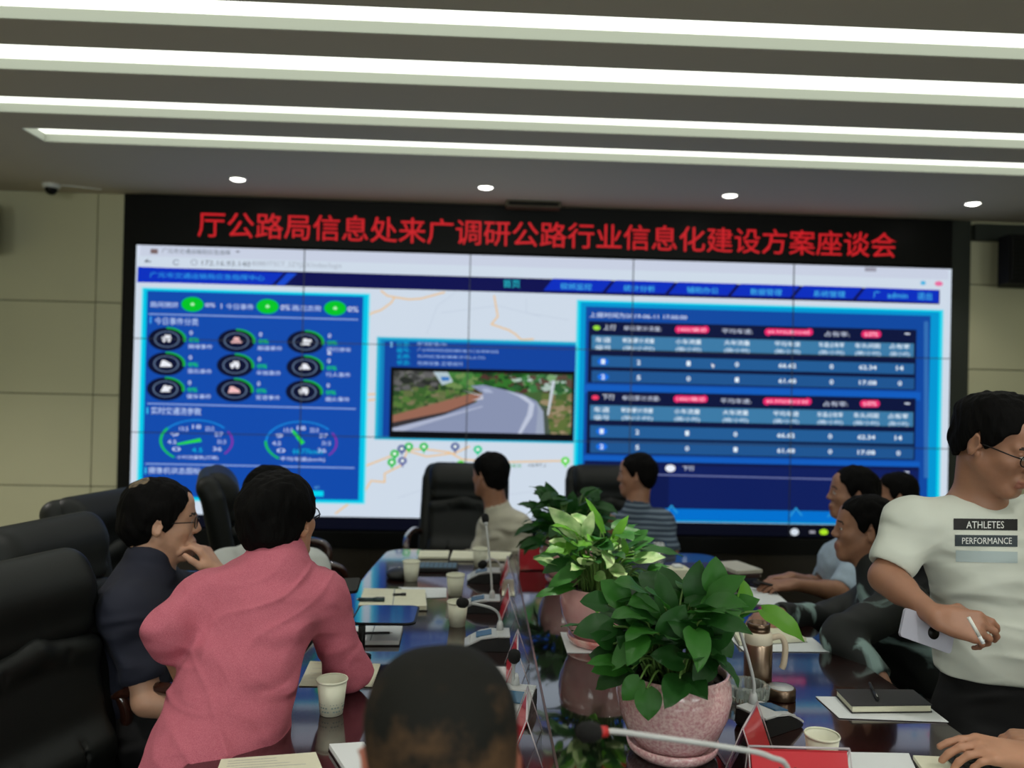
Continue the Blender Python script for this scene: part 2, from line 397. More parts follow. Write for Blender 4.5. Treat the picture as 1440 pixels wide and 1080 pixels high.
def speaker(x0, x1, z0, z1, lab, yaw=0):
    cx = (x0+x1)/2; w2 = (x1-x0)/2; h = z1-z0
    e = empty('wall_speaker', (cx, YW-.2, z0), yaw, lab, 'speaker', 'black wall loudspeakers')
    MB().prism([(-w2, -.14), (w2, -.14), (w2, -.02), (w2*.7, .12), (-w2*.7, .12), (-w2, -.02)], 0, h).build('cabinet', m_blackmatt, e)
    g = MB(); g.box((-w2+.015, -.152, .02), (w2-.015, -.14, h-.02), bev=.004)
    for k in range(9): g.box((-w2+.03, -.155, .04+k*(h-.08)/8.5), (w2-.03, -.151, .05+k*(h-.08)/8.5))
    g.build('grille', m_black, e)
    MB().box((-.03, .1, h*.4), (.03, .2, h*.6)).box((-.06, .18, h*.3), (.06, .199, h*.7)).build('bracket', m_darkgrey, e)
speaker(-3.95, -3.41, 2.47, 2.80, 'black loudspeaker on the beige wall left of the video wall', 0)
speaker(3.79, 4.42, 2.44, 2.79, 'black loudspeaker on the wall right of the video wall', 0)
MB().box((3.72, YW-.06, 2.80), (4.6, YW, ZC-.03), bev=.004).build('trim_5', m_darkgrey, **STRUCT)

# ---------------------------------------------------------------- LED banner
m_led = attr_emis('led_red', 1.0)
e = empty('led_banner', (.51, YW, 2.59), 0, 'long black LED banner with red Chinese characters above the video wall', 'sign')
MB().box((-3.04, -.045, 0), (3.04, .11, .358), bev=.004).build('housing', m_black, e)
V, F = text_polys('厅公路局信息处来广调研公路行业信息化建设方案座谈会', .2085, 'CENTER', .0012)
mn = min(v[0] for v in V); mx_ = max(v[0] for v in V); sx = 5.2/(mx_-mn); zt = max(v[1] for v in V); zb = min(v[1] for v in V); sz = .192/(zt-zb)
me = bpy.data.meshes.new('led_text')
me.from_pydata([((v[0]-mn)*sx-2.084-.51, -.0475, (v[1]-zb)*sz+.055) for v in V], [], F)
mk('led_text', me, emis('led_red_text', (212, 22, 34), .85), e)

# ---------------------------------------------------------------- video wall: 5 x 3 panels and the picture they show
VX0, VZ1 = -2.524, 2.578; VX1, VZ0 = 3.551, VZ1-3*.682; PW = (VX1-VX0)/5; PH = .682
e = empty('video_wall', (.51, YW, VZ0), 0, 'large video wall of fifteen panels showing a blue traffic dashboard and map', 'screen')
OFF = Vector((.51, YW, VZ0))
for r in range(3):
    for q in range(5):
        x = VX0+q*PW-.51; z = r*PH
        MB().box((x+.001, -.04, z+.001), (x+PW-.001, .11, z+PH-.001)).build('display_panel', m_black, e)
bz = MB()
for q in range(1, 5): bz.box((VX0+q*PW-.51-.0035, -.0465, 0), (VX0+q*PW-.51+.0035, -.04, 3*PH))
for r in range(1, 3): bz.box((VX0-.51, -.0465, r*PH-.003), (VX1-.51, -.04, r*PH+.003))
bz.build('bezel', mat('bezel_grey', (40, 48, 62), .4), e)
class Pic:
    def __init__(s): s.V = []; s.F = []; s.C = []
    def S(s, px, py): q = aty(px, py, YW-.04); return (q.x-.51, q.z-VZ0)
    def poly(s, pts, col, lay, px=True):
        pts = [s.S(*p) for p in pts] if px else pts
        pts = [(min(max(x, VX0-.51+.002), VX1-.51-.002), min(max(z, .002), 3*PH-.002)) for x, z in pts]
        n = len(s.V); s.V += [(x, -.0405-lay*.00045, z) for x, z in pts]; s.F.append(list(range(n, n+len(pts)))); s.C.append(lin(col))
    def rect(s, x0, y0, x1, y1, col, lay):
        a = s.S(x0, y0); b = s.S(x1, y1); s.poly([(a[0], b[1]), (b[0], b[1]), (b[0], a[1]), (a[0], a[1])], col, lay, False)
    def oval(s, cx, cy, rx, ry, col, lay, a0=0, a1=360, inner=0):
        c = s.S(cx, cy); k = 1/187.; n = 28; P = []
        ang = [math.radians(a0+(a1-a0)*i/n) for i in range(n+1)]
        if inner:
            for u, v in zip(ang, ang[1:]):
                s.poly([(c[0]+rx*k*math.cos(u), c[1]+ry*k*math.sin(u)), (c[0]+rx*k*math.cos(v), c[1]+ry*k*math.sin(v)), (c[0]+rx*inner*k*math.cos(v), c[1]+ry*inner*k*math.sin(v)), (c[0]+rx*inner*k*math.cos(u), c[1]+ry*inner*k*math.sin(u))], col, lay, False)
        else: s.poly([(c[0]+rx*k*math.cos(u), c[1]+ry*k*math.sin(u)) for u in ang[:-1]], col, lay, False)
    def line(s, pts, w, col, lay):
        P = [s.S(*p) for p in pts]; w = w/187./2
        for a, b in zip(P, P[1:]):
            d = Vector((b[0]-a[0], b[1]-a[1])); L = d.length
            if L < 1e-6: continue
            d /= L; n = Vector((-d.y, d.x))*w; d = d*w*.6
            s.poly([(a[0]-d.x-n.x, a[1]-d.y-n.y), (b[0]+d.x-n.x, b[1]+d.y-n.y), (b[0]+d.x+n.x, b[1]+d.y+n.y), (a[0]-d.x+n.x, a[1]-d.y+n.y)], col, lay, False)
    def text(s, body, x0, y0, x1, y1, col, lay, bold=.0):
        """lettering that fills the box x0 y0 - x1 y1 (pixels of the photo)"""
        V, F = text_polys(body, 1, 'LEFT', bold)
        if not F: return
        a = s.S(x0, y0); b = s.S(x1, y1); X = [v[0] for v in V]; Z = [v[1] for v in V]
        kx = (b[0]-a[0])/max(max(X)-min(X), 1e-3); kz = (a[1]-b[1])/max(max(Z)-min(Z), 1e-3); n = len(s.V)
        s.V += [((v[0]-min(X))*kx+a[0], -.0405-lay*.00045, (v[1]-min(Z))*kz+b[1]) for v in V]
        for f in F: s.F.append([n+i for i in f]); s.C.append(lin(col))
    def glyphs(s, x0, y0, x1, y1, col, lay, n):
        """unreadably small lettering: n characters of random strokes"""
        a = s.S(x0, y0); b = s.S(x1, y1); wd = (b[0]-a[0])/n; H = a[1]-b[1]; R = random.Random(int(x0*7+y0*13))
        for i in range(n):
            X = a[0]+i*wd; t = H*.16
            for k in range(R.choice([2, 3, 3])):
                z = b[1]+H*(.08+.84*R.random()); u = R.random()*.3; s.poly([(X+wd*(.06+u*.5), z-t/2), (X+wd*(.9-u*.3), z-t/2), (X+wd*(.9-u*.3), z+t/2), (X+wd*(.06+u*.5), z+t/2)], col, lay, False)
            for k in range(R.choice([1, 2])):
                x = X+wd*(.2+.55*R.random()); s.poly([(x-wd*.07, b[1]+H*.05), (x+wd*.07, b[1]+H*.05), (x+wd*.07, a[1]-H*.08), (x-wd*.07, a[1]-H*.08)], col, lay, False)
    def build(s, name, m, parent):
        me = bpy.data.meshes.new(name); me.from_pydata(s.V, [], s.F)
        at = me.color_attributes.new('col', 'FLOAT_COLOR', 'CORNER'); arr = []
        for f, c in zip(s.F, s.C): arr += [(*c, 1)]*len(f)
        at.data.foreach_set('color', np.array(arr, np.float32).ravel()); return mk(name, me, m, parent)
P = Pic()
WB = (212, 222, 240); CY = (0, 205, 232); BL = (16, 74, 172); WT = (225, 235, 250); GR = (0, 190, 70); NV = (12, 22, 66); PK = (235, 40, 110)
P.poly([(VX0-.51, 0), (VX1-.51, 0), (VX1-.51, 3*PH), (VX0-.51, 3*PH)], (206, 218, 232), 0, False)
tb = P.S(450, 726)[1]
P.poly([(VX0-.51, 0), (VX1-.51, 0), (VX1-.51, tb), (VX0-.51, tb)], (8, 10, 24), 9, False)
P.oval(1117, 748, 6, 5, (210, 220, 230), 10); P.rect(1138, 746, 1146, 750, (150, 150, 160), 10); P.oval(1158, 748, 6, 4, (170, 225, 40), 10)
P.rect(195, 345, 1334, 393, (214, 221, 240), 1)      # browser bar
P.rect(197, 360, 1334, 366, (200, 208, 226), 2)
P.rect(212, 350, 222, 357, (120, 100, 100), 3); P.text('广元市交通运输局应急指挥', 228, 349, 324, 359, (80, 90, 104), 3); P.rect(332, 353, 337, 355, (90, 90, 110), 3)
P.line([(204, 368), (212, 368)], 1.6, (90, 96, 106), 3); P.line([(204, 368), (208, 365)], 1.6, (90, 96, 106), 3); P.oval(248, 369, 4.5, 4, (120, 130, 150), 3, 30, 330, .7)
P.oval(273, 369, 4.5, 4, (120, 130, 150), 3, 0, 360, .8); P.text('172.16.93.140', 284, 366, 352, 375, (104, 112, 124), 3); P.text(':8088/ITSCT_SZYJZX/index/login', 353, 367, 480, 379, (160, 168, 182), 3)
P.rect(1216, 376, 1232, 382, (150, 150, 165), 3); P.oval(1298, 398, 4, 3, (80, 180, 225), 3); P.oval(1320, 399, 6, 3.5, (232, 110, 160), 3)
P.rect(194, 375.5, 1321, 428, (13, 16, 80), 3)       # navigation bar
P.poly([(194, 375), (408, 384), (392, 401), (193, 397)], (10, 48, 190), 4)
P.poly([(404, 384), (418, 384.5), (400, 401.5), (386, 401)], (20, 70, 205), 5); P.poly([(399, 384), (404, 384), (388, 401), (382, 401)], (13, 16, 80), 6)
P.text('广元市交通运输局应急指挥中心', 211, 382.5, 372, 395, (50, 165, 232), 7)
for k in range(6):
    x = 778+k*88; y = 398.6+k*2.5; x2 = x+83 if k < 5 else 1320
    P.poly([(x, y-7), (x2, y-4.5 if k < 5 else y-3), (x2-14 if k < 5 else x2, y+12 if k < 5 else y+15), (x-14, y+10)], (10, 46, 190), 4)
P.text('首页', 708, 393, 731, 405, (40, 200, 215), 7)
for k, s_ in enumerate(['视频监控', '统计分析', '辅助办公', '数据管理', '系统管理']): P.text(s_, 788+k*89, 398+k*2.6, 832+k*89, 408+k*2.6, (70, 190, 235), 7)
P.text('广', 1228, 409, 1237, 419, (70, 190, 235), 7); P.text('admin', 1248, 411, 1276, 420, (70, 190, 235), 7); P.text('退出', 1290, 411, 1310, 422, (70, 190, 235), 7)
# map behind: faint roads, orange main roads and coloured markers
for r in ([(515, 453), (521, 441), (536, 436), (550, 426), (555, 418), (545, 416), (536, 409)], [(555, 418), (575, 421), (592, 420), (625, 411)], [(695, 416), (700, 445), (691, 456), (715, 464), (725, 470), (733, 478), (750, 477)],
          [(512, 656), (548, 642), (567, 632), (600, 632), (632, 636), (650, 646), (700, 650), (790, 648)], [(472, 722), (496, 704), (512, 692), (522, 676), (541, 678), (541, 666), (565, 654), (572, 636)], [(567, 632), (600, 642), (640, 637), (660, 628)], [(514, 555), (530, 554)], [(514, 563), (530, 562)]):
    P.line(r, 2.4, (232, 196, 150), 2)
for r in ([(620, 440), (700, 430), (760, 445)], [(600, 470), (615, 430), (640, 412)], [(560, 700), (620, 680), (680, 700), (760, 690)], [(740, 420), (740, 440), (800, 450)], [(600, 660), (606, 700)]):
    P.line(r, 1, (194, 206, 222), 1)
for x, y, cc in ((555, 638, GR), (551, 650, GR), (575, 628, GR), (596, 628, GR), (648, 653, (90, 215, 60)), (672, 632, (0, 200, 140)), (795, 648, (90, 215, 60)), (565, 631, (70, 90, 150)), (566, 648, (90, 100, 160)), (637, 655, (90, 110, 170)), (640, 628, (70, 90, 150))):
    P.oval(x, y, 6, 5.5, cc, 3); P.poly([(x-3, y+3), (x+3, y+3), (x, y+10)], cc, 3); P.oval(x, y, 2.4, 2.2, (235, 245, 240), 4)
P.text('康家坝', 713, 652, 733, 658, (40, 170, 80), 3); P.glyphs(742, 651, 768, 657, (120, 130, 140), 3, 5)
# left panel
for g, cc in ((0, (120, 225, 240)), (2, CY), (5, (0, 190, 228))): P.rect(199.5+g, 404+g*.7, 513.5-g, 709-g*.8, cc, 4+g*.2)
P.rect(207.5, 409, 504, 703, BL, 6)
P.line([(210, 441.5), (503, 449.5)], 1.6, (140, 170, 225), 7); P.line([(208, 567.5), (500, 575)], 1.6, (140, 170, 225), 7); P.line([(205, 652), (498, 658)], 1.6, (140, 170, 225), 7)
for x, y in ((271, 428), (376.5, 431), (471.5, 433.5)): P.oval(x, y, 15, 10, (0, 196, 40), 7); P.oval(x, y, 2.6, 2, (180, 240, 190), 8)
P.text('路网拥挤', 212, 424, 251, 433, (196, 214, 245), 7); P.text('0%  |', 289, 426, 312, 434, WT, 7); P.text('今日事件', 318, 427, 357, 436, (196, 214, 245), 7); P.text('0%', 395, 428.5, 408, 436.5, WT, 7); P.text('路况态势', 411, 429, 452, 438, (196, 214, 245), 7); P.text('0%', 489, 431, 504, 439, WT, 7)
P.rect(211, 445, 213, 455, (60, 160, 240), 7); P.text('今日事件分类', 218, 446, 279, 458, (190, 212, 245), 7)
P.rect(206.5, 573, 208.5, 582, (60, 190, 240), 7); P.text('实时交通流参数', 213, 572, 283, 584, (200, 220, 248), 7)
P.rect(204, 657, 206, 666, (60, 190, 240), 7); P.text('摄像机状态图标', 209, 656.5, 282, 667, (200, 220, 248), 7); P.text('在线/离线', 293, 658.5, 320, 668.5, (200, 220, 248), 7); P.glyphs(216, 672, 232, 680, (210, 226, 250), 7, 3)
names = [['拥堵事件', '超速事件', '逆行停车事件'], ['落石事件', '车祸事件', '行人事件'], ['慢车事件', '变道事件', '烟火事件']]
DCX = [[(235, 477), (332.7, 479.3), (429.6, 481.2)], [(234, 511.7), (331, 514), (428.7, 516.5)], [(232.9, 547), (330, 548.5), (427.7, 551)]]
for i in range(3):
    for j in range(3):
        x, y = DCX[i][j]; P.oval(x, y, 25, 16, (9, 16, 48), 7); P.oval(x, y, 17, 11, (96, 118, 150), 8, 0, 360, .9); P.oval(x, y, 26, 16.5, (24, 170, 60), 8, -10, 92, .86)
        ic = (235, 238, 245) if j != 1 or i == 1 else (240, 190, 190); kk = (i*3+j) % 4
        if kk == 0: P.rect(x-7, y-3, x+6, y+1, ic, 9); P.rect(x-3, y-6, x+5, y-3, ic, 9); P.oval(x-4, y+2, 2, 2, ic, 9); P.oval(x+3, y+2, 2, 2, ic, 9)
        elif kk == 1: P.poly([(x-8, y+3), (x+8, y+3), (x+6, y-1), (x-6, y-1)], ic, 9); P.poly([(x-5, y-1), (x+5, y-1), (x+3, y-5), (x-3, y-5)], ic, 9)
        elif kk == 2: P.poly([(x-7, y+4), (x+7, y+4), (x+2, y-5), (x-2, y-5)], ic, 9); P.oval(x+6, y-2, 3, 2, ic, 9)
        else: P.poly([(x-9, y+4), (x+8, y+4), (x+7, y), (x-2, y-5), (x-6, y-5)], ic, 9)
        P.text('0', x+32, y-12, x+36, y-6, WT, 8); P.text('0%', x+31, y-2, x+45, y+4, (20, 205, 80), 8, .02); P.text(names[i][j][:4], x+30, y+7, x+64, y+14, (200, 218, 246), 8)
P.glyphs(460, 493, 467, 499, WT, 8, 1)
for cx, cy, na, sp in ((277, 620, 193, .8), (424, 622, 128, .42)):
    P.oval(cx, cy, 49, 29, (20, 140, 225), 8, 40, 215, .95); P.oval(cx, cy, 50, 30, (24, 190, 80), 9, 215-sp*88, 232, .93); P.oval(cx, cy, 49, 28, (130, 40, 170), 8, -38, 30, .95)
    for k in range(9):
        a = math.radians(215-k*31.2); P.text(str([0, 4.5, 9, 13.5, 18, 22.5, 27, 31.5, 36][k]), cx+35*math.cos(a)-6, cy-20*math.sin(a)-3, cx+35*math.cos(a)+6, cy-20*math.sin(a)+3, (205, 220, 250), 9)
a = (251, 624.5); P.poly([(249, 623.5), (250, 626), (284, 621), (282, 616)], (40, 215, 70), 10); P.text('4.5', 270, 629.5, 285, 636, (0, 190, 225), 9); P.text('小时流量数(万辆)', 249, 640, 307, 647, (205, 220, 250), 9)
P.poly([(410, 606), (413, 604.5), (429, 622), (424, 625.5)], (40, 215, 70), 10); P.text('66.77km/h', 412, 631, 454, 638.5, (0, 190, 225), 9); P.text('平均车速(km/h)', 394, 642, 457, 650, (205, 220, 250), 9)
P.rect(436, 690, 455, 698, (0, 215, 240), 8); P.glyphs(442, 683, 450, 687, (90, 170, 220), 8, 2)
# middle panel with the road camera picture
for g, cc in ((0, (60, 190, 215)), (3, (20, 160, 205)), (6, (12, 130, 190))): P.rect(530+g, 473.5+g*.7, 815, 624-g*.6, cc, 3+g*.1)
P.rect(541, 480, 812, 619, (14, 66, 158), 4)
P.rect(549, 481, 552, 488, (120, 190, 240), 5)
for k, (l1, l2, x2) in enumerate((('位置:', '绵广高速公路k1700', 628), ('编号:', '广元市利州区宝轮镇红星村二社老林沟段', 701), ('名称:', '利州区宝轮镇紫兰坝(上行)', 682), ('状态:', '在线设备 正常运行', 651))):
    y = 480+k*8.6; P.text(l1, 558, y+.5, 577, y+7.5, (0, 185, 225), 6); P.text(l2, 587, y+1+k*.3, x2, y+8+k*.3, (165, 195, 235), 6)
P.rect(549.5, 516, 806, 620, (6, 8, 14), 5)
X0, Y0, X1, Y1 = 554, 521.5, 803, 611
def ph(u, v): a = P.S(X0, Y0); b = P.S(X1, Y1); return (a[0]+(b[0]-a[0])*u, a[1]+(b[1]-a[1])*v)
def pp(pts, col, lay): P.poly([ph(*q) for q in pts], col, lay, False)
pp([(0, 0), (1, 0), (1, 1), (0, 1)], (66, 96, 52), 6)
pp([(0, 0), (.24, 0), (.3, .12), (.2, .28), (0, .3)], (84, 84, 84), 7); pp([(.22, 0), (.3, 0), (.33, .16), (.27, .22)], (176, 196, 205), 8); pp([(.26, .08), (.31, .08), (.31, .14), (.27, .15)], (60, 120, 190), 9)
RR = random.Random(4)
def blobs(n, x0, y0, x1, y1, cols, lay, s0=.012, s1=.035):
    for _ in range(n):
        x = x0+(x1-x0)*RR.random(); y = y0+(y1-y0)*RR.random(); r = s0+(s1-s0)*RR.random(); cc = RR.choice(cols)
        pp([(min(max(x+r*math.cos(t*1.05)*(.7+.6*RR.random()), 0), 1), min(max(y+1.8*r*math.sin(t*1.05)*(.7+.6*RR.random()), 0), 1)) for t in range(6)], cc, lay+RR.random()*.8)
blobs(90, 0, .02, .24, .3, [(60, 62, 60), (96, 96, 96), (40, 44, 40), (130, 130, 125), (70, 80, 60)], 7)
blobs(170, 0, .25, .4, .68, [(58, 96, 44), (84, 120, 56), (96, 110, 66), (40, 70, 36), (120, 116, 84)], 7)
blobs(90, .3, .02, .45, .25, [(70, 130, 60), (50, 100, 44), (110, 140, 80)], 7); blobs(150, .45, .0, .75, .3, [(30, 80, 32), (50, 112, 42), (24, 56, 28), (80, 50, 46)], 7)
blobs(150, .66, .02, 1, .3, [(60, 120, 64), (120, 160, 110), (170, 190, 180), (44, 90, 50), (90, 70, 60)], 7, .01, .03); blobs(110, .84, .35, 1, 1, [(92, 110, 56), (130, 116, 84), (70, 96, 46), (150, 134, 104)], 7)
pp([(0, .74), (.42, .36), (.5, .34), (.5, .42), (.3, .66), (0, .86)], (150, 102, 84), 9); pp([(0, .86), (.3, .66), (.45, .48), (.46, .51), (.28, .72), (0, .95)], (52, 48, 52), 9.5)
pp([(0, .95), (.28, .72), (.46, .5), (.5, .34), (.43, .22), (.5, .2), (.6, .26), (.72, .34), (.8, .45), (.84, .62), (.84, 1), (0, 1)], (136, 146, 176), 10)
pp([(0, .96), (.3, .72), (.5, .55), (.5, .57), (.3, .76), (.06, 1), (0, 1)], (172, 180, 204), 11); pp([(.62, .28), (.74, .38), (.79, .5), (.78, .7), (.72, 1), (.7, 1), (.75, .68), (.76, .5), (.7, .38)], (188, 196, 216), 11)
pp([(.8, .46), (.84, .62), (.85, 1), (.8, 1), (.81, .62)], (154, 164, 186), 11.2); pp([(.84, .62), (.82, .5), (.86, .56), (.88, 1), (.85, 1)], (72, 84, 74), 11.4)
pp([(.38, .3), (.5, .38), (.5, .44), (.44, .46), (.5, .4)], (205, 205, 215), 11); pp([(.885, .1), (.905, .1), (.872, .68), (.862, .68)], (196, 205, 214), 12); pp([(.49, .26), (.53, .26), (.56, .33), (.51, .33)], (168, 178, 204), 11)
# right panel
for g, cc in ((0, (90, 215, 235)), (2.5, CY), (6, (0, 150, 210))): P.rect(811+g, 421.5+g*.6, 1321-g, 740, cc, 4+g*.1)
P.rect(824, 431, 1303, 737, (14, 72, 160), 5.5)
P.poly([(1299, 452), (1305, 452), (1305, 672), (1299, 672)], (50, 110, 180), 6)
P.text('上报时间为2019-06-11 17:00:00', 829, 439, 966, 450, (200, 215, 240), 7, .01)
P.rect(821, 540.5, 1294, 563, (16, 92, 190), 5.8); P.rect(820, 640, 1293, 660, (16, 92, 190), 5.8)
for bi, (dx, dy) in enumerate(((0, 0), (-2, 98))):
    P.rect(828+dx, 451.5+dy, 1287+dx*.5, 549+dy*1.0, (10, 20, 60), 7)
    P.oval(839+dx, 461+dy, 5, 3.2, (150, 220, 60) if bi == 0 else (240, 60, 100), 8); P.text('上行' if bi == 0 else '下行', 849+dx, 456+dy, 866+dx, 464.5+dy, WT, 8)
    for x0, x1, s_ in ((877, 930, '单日累计流量:'), (1015, 1058, '平均车速:'), (1160, 1194, '占有率:')):
        y = 458+dy+(x0-877)*.028; P.text(s_, x0+dx, y, x1+dx, y+8, (205, 215, 235), 8)
    for cx, w_, s_ in ((973, 24, '14321辆/日'), (1109, 34, '65.77公里/小时'), (1225, 14, '6.07%')):
        y = 463.5+dy*.995+(cx-973)*.026; P.oval(cx-w_+5+dx, y, 5, 5, PK, 8); P.oval(cx+w_-5+dx, y, 5, 5, PK, 8); P.rect(cx-w_+5+dx, y-5, cx+w_-5+dx, y+5, PK, 8)
        P.text(s_, cx-w_+5+dx, y-3, cx+w_-5+dx, y+3.4, (250, 215, 230), 9)
    P.rect(1272, 468.5+dy, 1279, 470.5+dy, WT, 8)
    yk = .985 if bi else 1
    P.rect(832+dx, 471.5+dy, 1284.5+dx*.5, 502+dy, (60, 122, 166), 8)
    P.rect(832+dx, 500+dy, 1285+dx*.5, 526.5+dy, (34, 92, 150), 8.5); P.rect(832+dx, 520.8+dy, 1285+dx*.5, 547.5+dy, (30, 84, 144), 8.8)
    P.rect(828+dx, 499.2+dy, 1287+dx*.5, 510.2+dy+.6, (10, 26, 70), 8.2)
    cols = [(848, 11, '车道'), (898, 22, '断面累计流量'), (968, 18, '小车流量'), (1036, 18, '大车流量'), (1107, 18, '平均车速'), (1169, 18, '车道占有率'), (1220, 18, '车头间距'), (1265, 14, '占有率')]
    for cx, hw, s_ in cols:
        y = 478+dy+(cx-848)*.022
        P.text(s_, cx-hw+dx, y-4, cx+hw+dx, y+4, (222, 236, 246), 9.3, .01); P.text('编号' if cx == 848 else '(辆/小时)', cx-hw+dx, y+7, cx+hw+dx, y+15, (200, 220, 236), 9.3, .01)
        vals = {848: ('1', '2'), 898: ('2', '5'), 968: ('1', '0'), 1036: ('0', '1'), 1107: ('66.62', '61.48'), 1169: ('0', '0'), 1220: ('62.34', '17.08'), 1265: ('14', '0')}[cx]
        for rr in range(2):
            y2 = 508.5+rr*21.5+dy+(cx-848)*.022; hw2 = 2.6+2.4*(len(vals[rr])-1)
            if cx == 848: P.oval(cx+dx, y2, 8, 5, (20, 110, 225), 9)
            P.text(vals[rr], cx-hw2+dx, y2-3.4, cx+hw2+dx, y2+3.4, (225, 240, 250), 9.4, .02)
P.poly([(1000, 511), (1005, 514), (1003, 515), (1004, 518), (1001, 516)], (235, 235, 235), 10)
P.rect(822, 647.5, 1291, 722, (12, 24, 76), 7); P.rect(941, 655, 1291, 722, (14, 30, 92), 7.1)
P.line([(828, 665), (1288, 677)], 1.6, (110, 120, 170), 8); P.text('断面流量占比变化趋势', 829, 653.5, 921, 661, (200, 214, 240), 8); P.oval(942.5, 658.5, 7, 5, (235, 240, 250), 8); P.text('下行', 960, 655, 976, 662, WT, 8); P.rect(1271, 663, 1278, 665, WT, 8)
P.rect(822, 713, 1312, 736.5, (0, 112, 205), 8); P.rect(822, 728, 1312, 736.5, (10, 130, 215), 8.4)
for x in (944, 1119, 1172): P.line([(x-8, 722+(x-944)*.02), (x, 711+(x-944)*.02), (x+8, 721+(x-944)*.02)], 2.2, (40, 150, 215), 9)
P.build('screen_picture', attr_emis('screen_pixels', 1.0), e)
# ================================================================ conference table
TZ = .76
m_wood = mat('mahogany_gloss', (40, 18, 16), .14, coat=1, var=(7, .35, 5))
m_inlay = mat('dark_glass_inlay', (20, 20, 20), .05, coat=1)
m_edge = mat('inlay_edge', (96, 70, 66), .25)
m_woodarm = mat('dark_wood_arm', (58, 32, 24), .2, coat=1)
CX = .375
def half(y):
    return float(np.interp(y, [1.1, 1.5, 1.8, 2.2, 2.6, 3.0, 3.6, 4.1], [1.05, 1.03, .99, .92, .895, .88, .86, .825]))
def halfR(y): return .84
def outline(inset=0, y0=1.14, y1=4.1, rc=.09):
    y0 += inset; y1 -= inset; R = []
    ys = np.linspace(y0+rc, y1-rc, 26)
    w1 = halfR(y1)-inset; w0 = halfR(y0)-inset
    for y in ys: R.append((CX+halfR(y)-inset, y))
    for k in range(1, 8): a = math.radians(90*k/8); R.append((CX+w1-rc+rc*math.cos(a), y1-rc+rc*math.sin(a)))
    L = [(CX-(x-CX)*(half(y)-inset)/(halfR(y)-inset), y) for x, y in R][::-1]
    B = []
    for k in range(1, 8): a = math.radians(180+90*k/8); B.append((CX-w0+rc+rc*math.cos(a), y0+rc+rc*math.sin(a)))
    B = [(CX-(CX-x)*(half(y0)-inset)/(halfR(y0)-inset), y) for x, y in B]+[(2*CX-x, y) for x, y in B][::-1]
    return R+L+B
def loft(mb, rings, mi=0):
    vs = [[mb.b.verts.new(p) for p in r] for r in rings]; n = len(vs[0])
    for a, b in zip(vs, vs[1:]):
        for i in range(n):
            f = mb.b.faces.new([a[i], a[(i+1) % n], b[(i+1) % n], b[i]]); f.material_index = mi; f.smooth = True
    mb.b.faces.new(vs[-1]).material_index = mi; mb.b.faces.new(vs[0][::-1]).material_index = mi
table = empty('conference_table', (CX, 2.6, 0), 0, 'long glossy dark mahogany conference table with a black inlaid middle', 'table')
T0 = Vector((CX, 2.6, 0))
def ring(ins, z): return [(x-T0.x, y-T0.y, z) for x, y in outline(ins)]
b = MB(); loft(b, [ring(.05, TZ-.075), ring(.015, TZ-.06), ring(0, TZ-.05), ring(0, TZ-.012), ring(.004, TZ-.004), ring(.012, TZ)]); b.build('tabletop', m_wood, table)
def strip(x0, x1, y0, y1, z0, z1, r=.03): return [(x-T0.x, y-T0.y) for x, y in rrect(x0, y0, x1, y1, r)]
IX0, IX1 = .19, .56
b = MB(); b.prism(strip(IX0, IX1, 1.35, 3.98, 0, 0), TZ-.01, TZ+.0012); b.build('middle_inlay', m_inlay, table)
b = MB(); o = strip(IX0-.006, IX1+.006, 1.344, 3.986, 0, 0); i_ = strip(IX0, IX1, 1.35, 3.98, 0, 0)
vo = [b.b.verts.new((x, y, TZ+.003)) for x, y in o]; vi = [b.b.verts.new((x, y, TZ+.003)) for x, y in i_]; vb = [b.b.verts.new((x, y, TZ-.002)) for x, y in o]; vc = [b.b.verts.new((x, y, TZ)) for x, y in i_]
for k in range(len(o)):
    j = (k+1) % len(o); b.b.faces.new([vo[k], vo[j], vi[j], vi[k]]); b.b.faces.new([vb[k], vb[j], vo[j], vo[k]]); b.b.faces.new([vi[k], vi[j], vc[j], vc[k]])
b.build('inlay_rim', m_edge, table)
for yy in (1.75, 3.5):
    b = MB(); b.box((-.55, yy-T0.y-.3, 0), (.55, yy-T0.y+.3, TZ-.07), bev=.02)
    for k in (-1, 1): b.box((k*.56-.01, yy-T0.y-.22, .1), (k*.56+.01, yy-T0.y+.22, TZ-.15), bev=.005)
    b.build('pedestal', m_wood, table)
b = MB(); b.box((-.3, -.6, .08), (.3, .6, .5)); b.build('cable_trough', m_blackmatt, table)

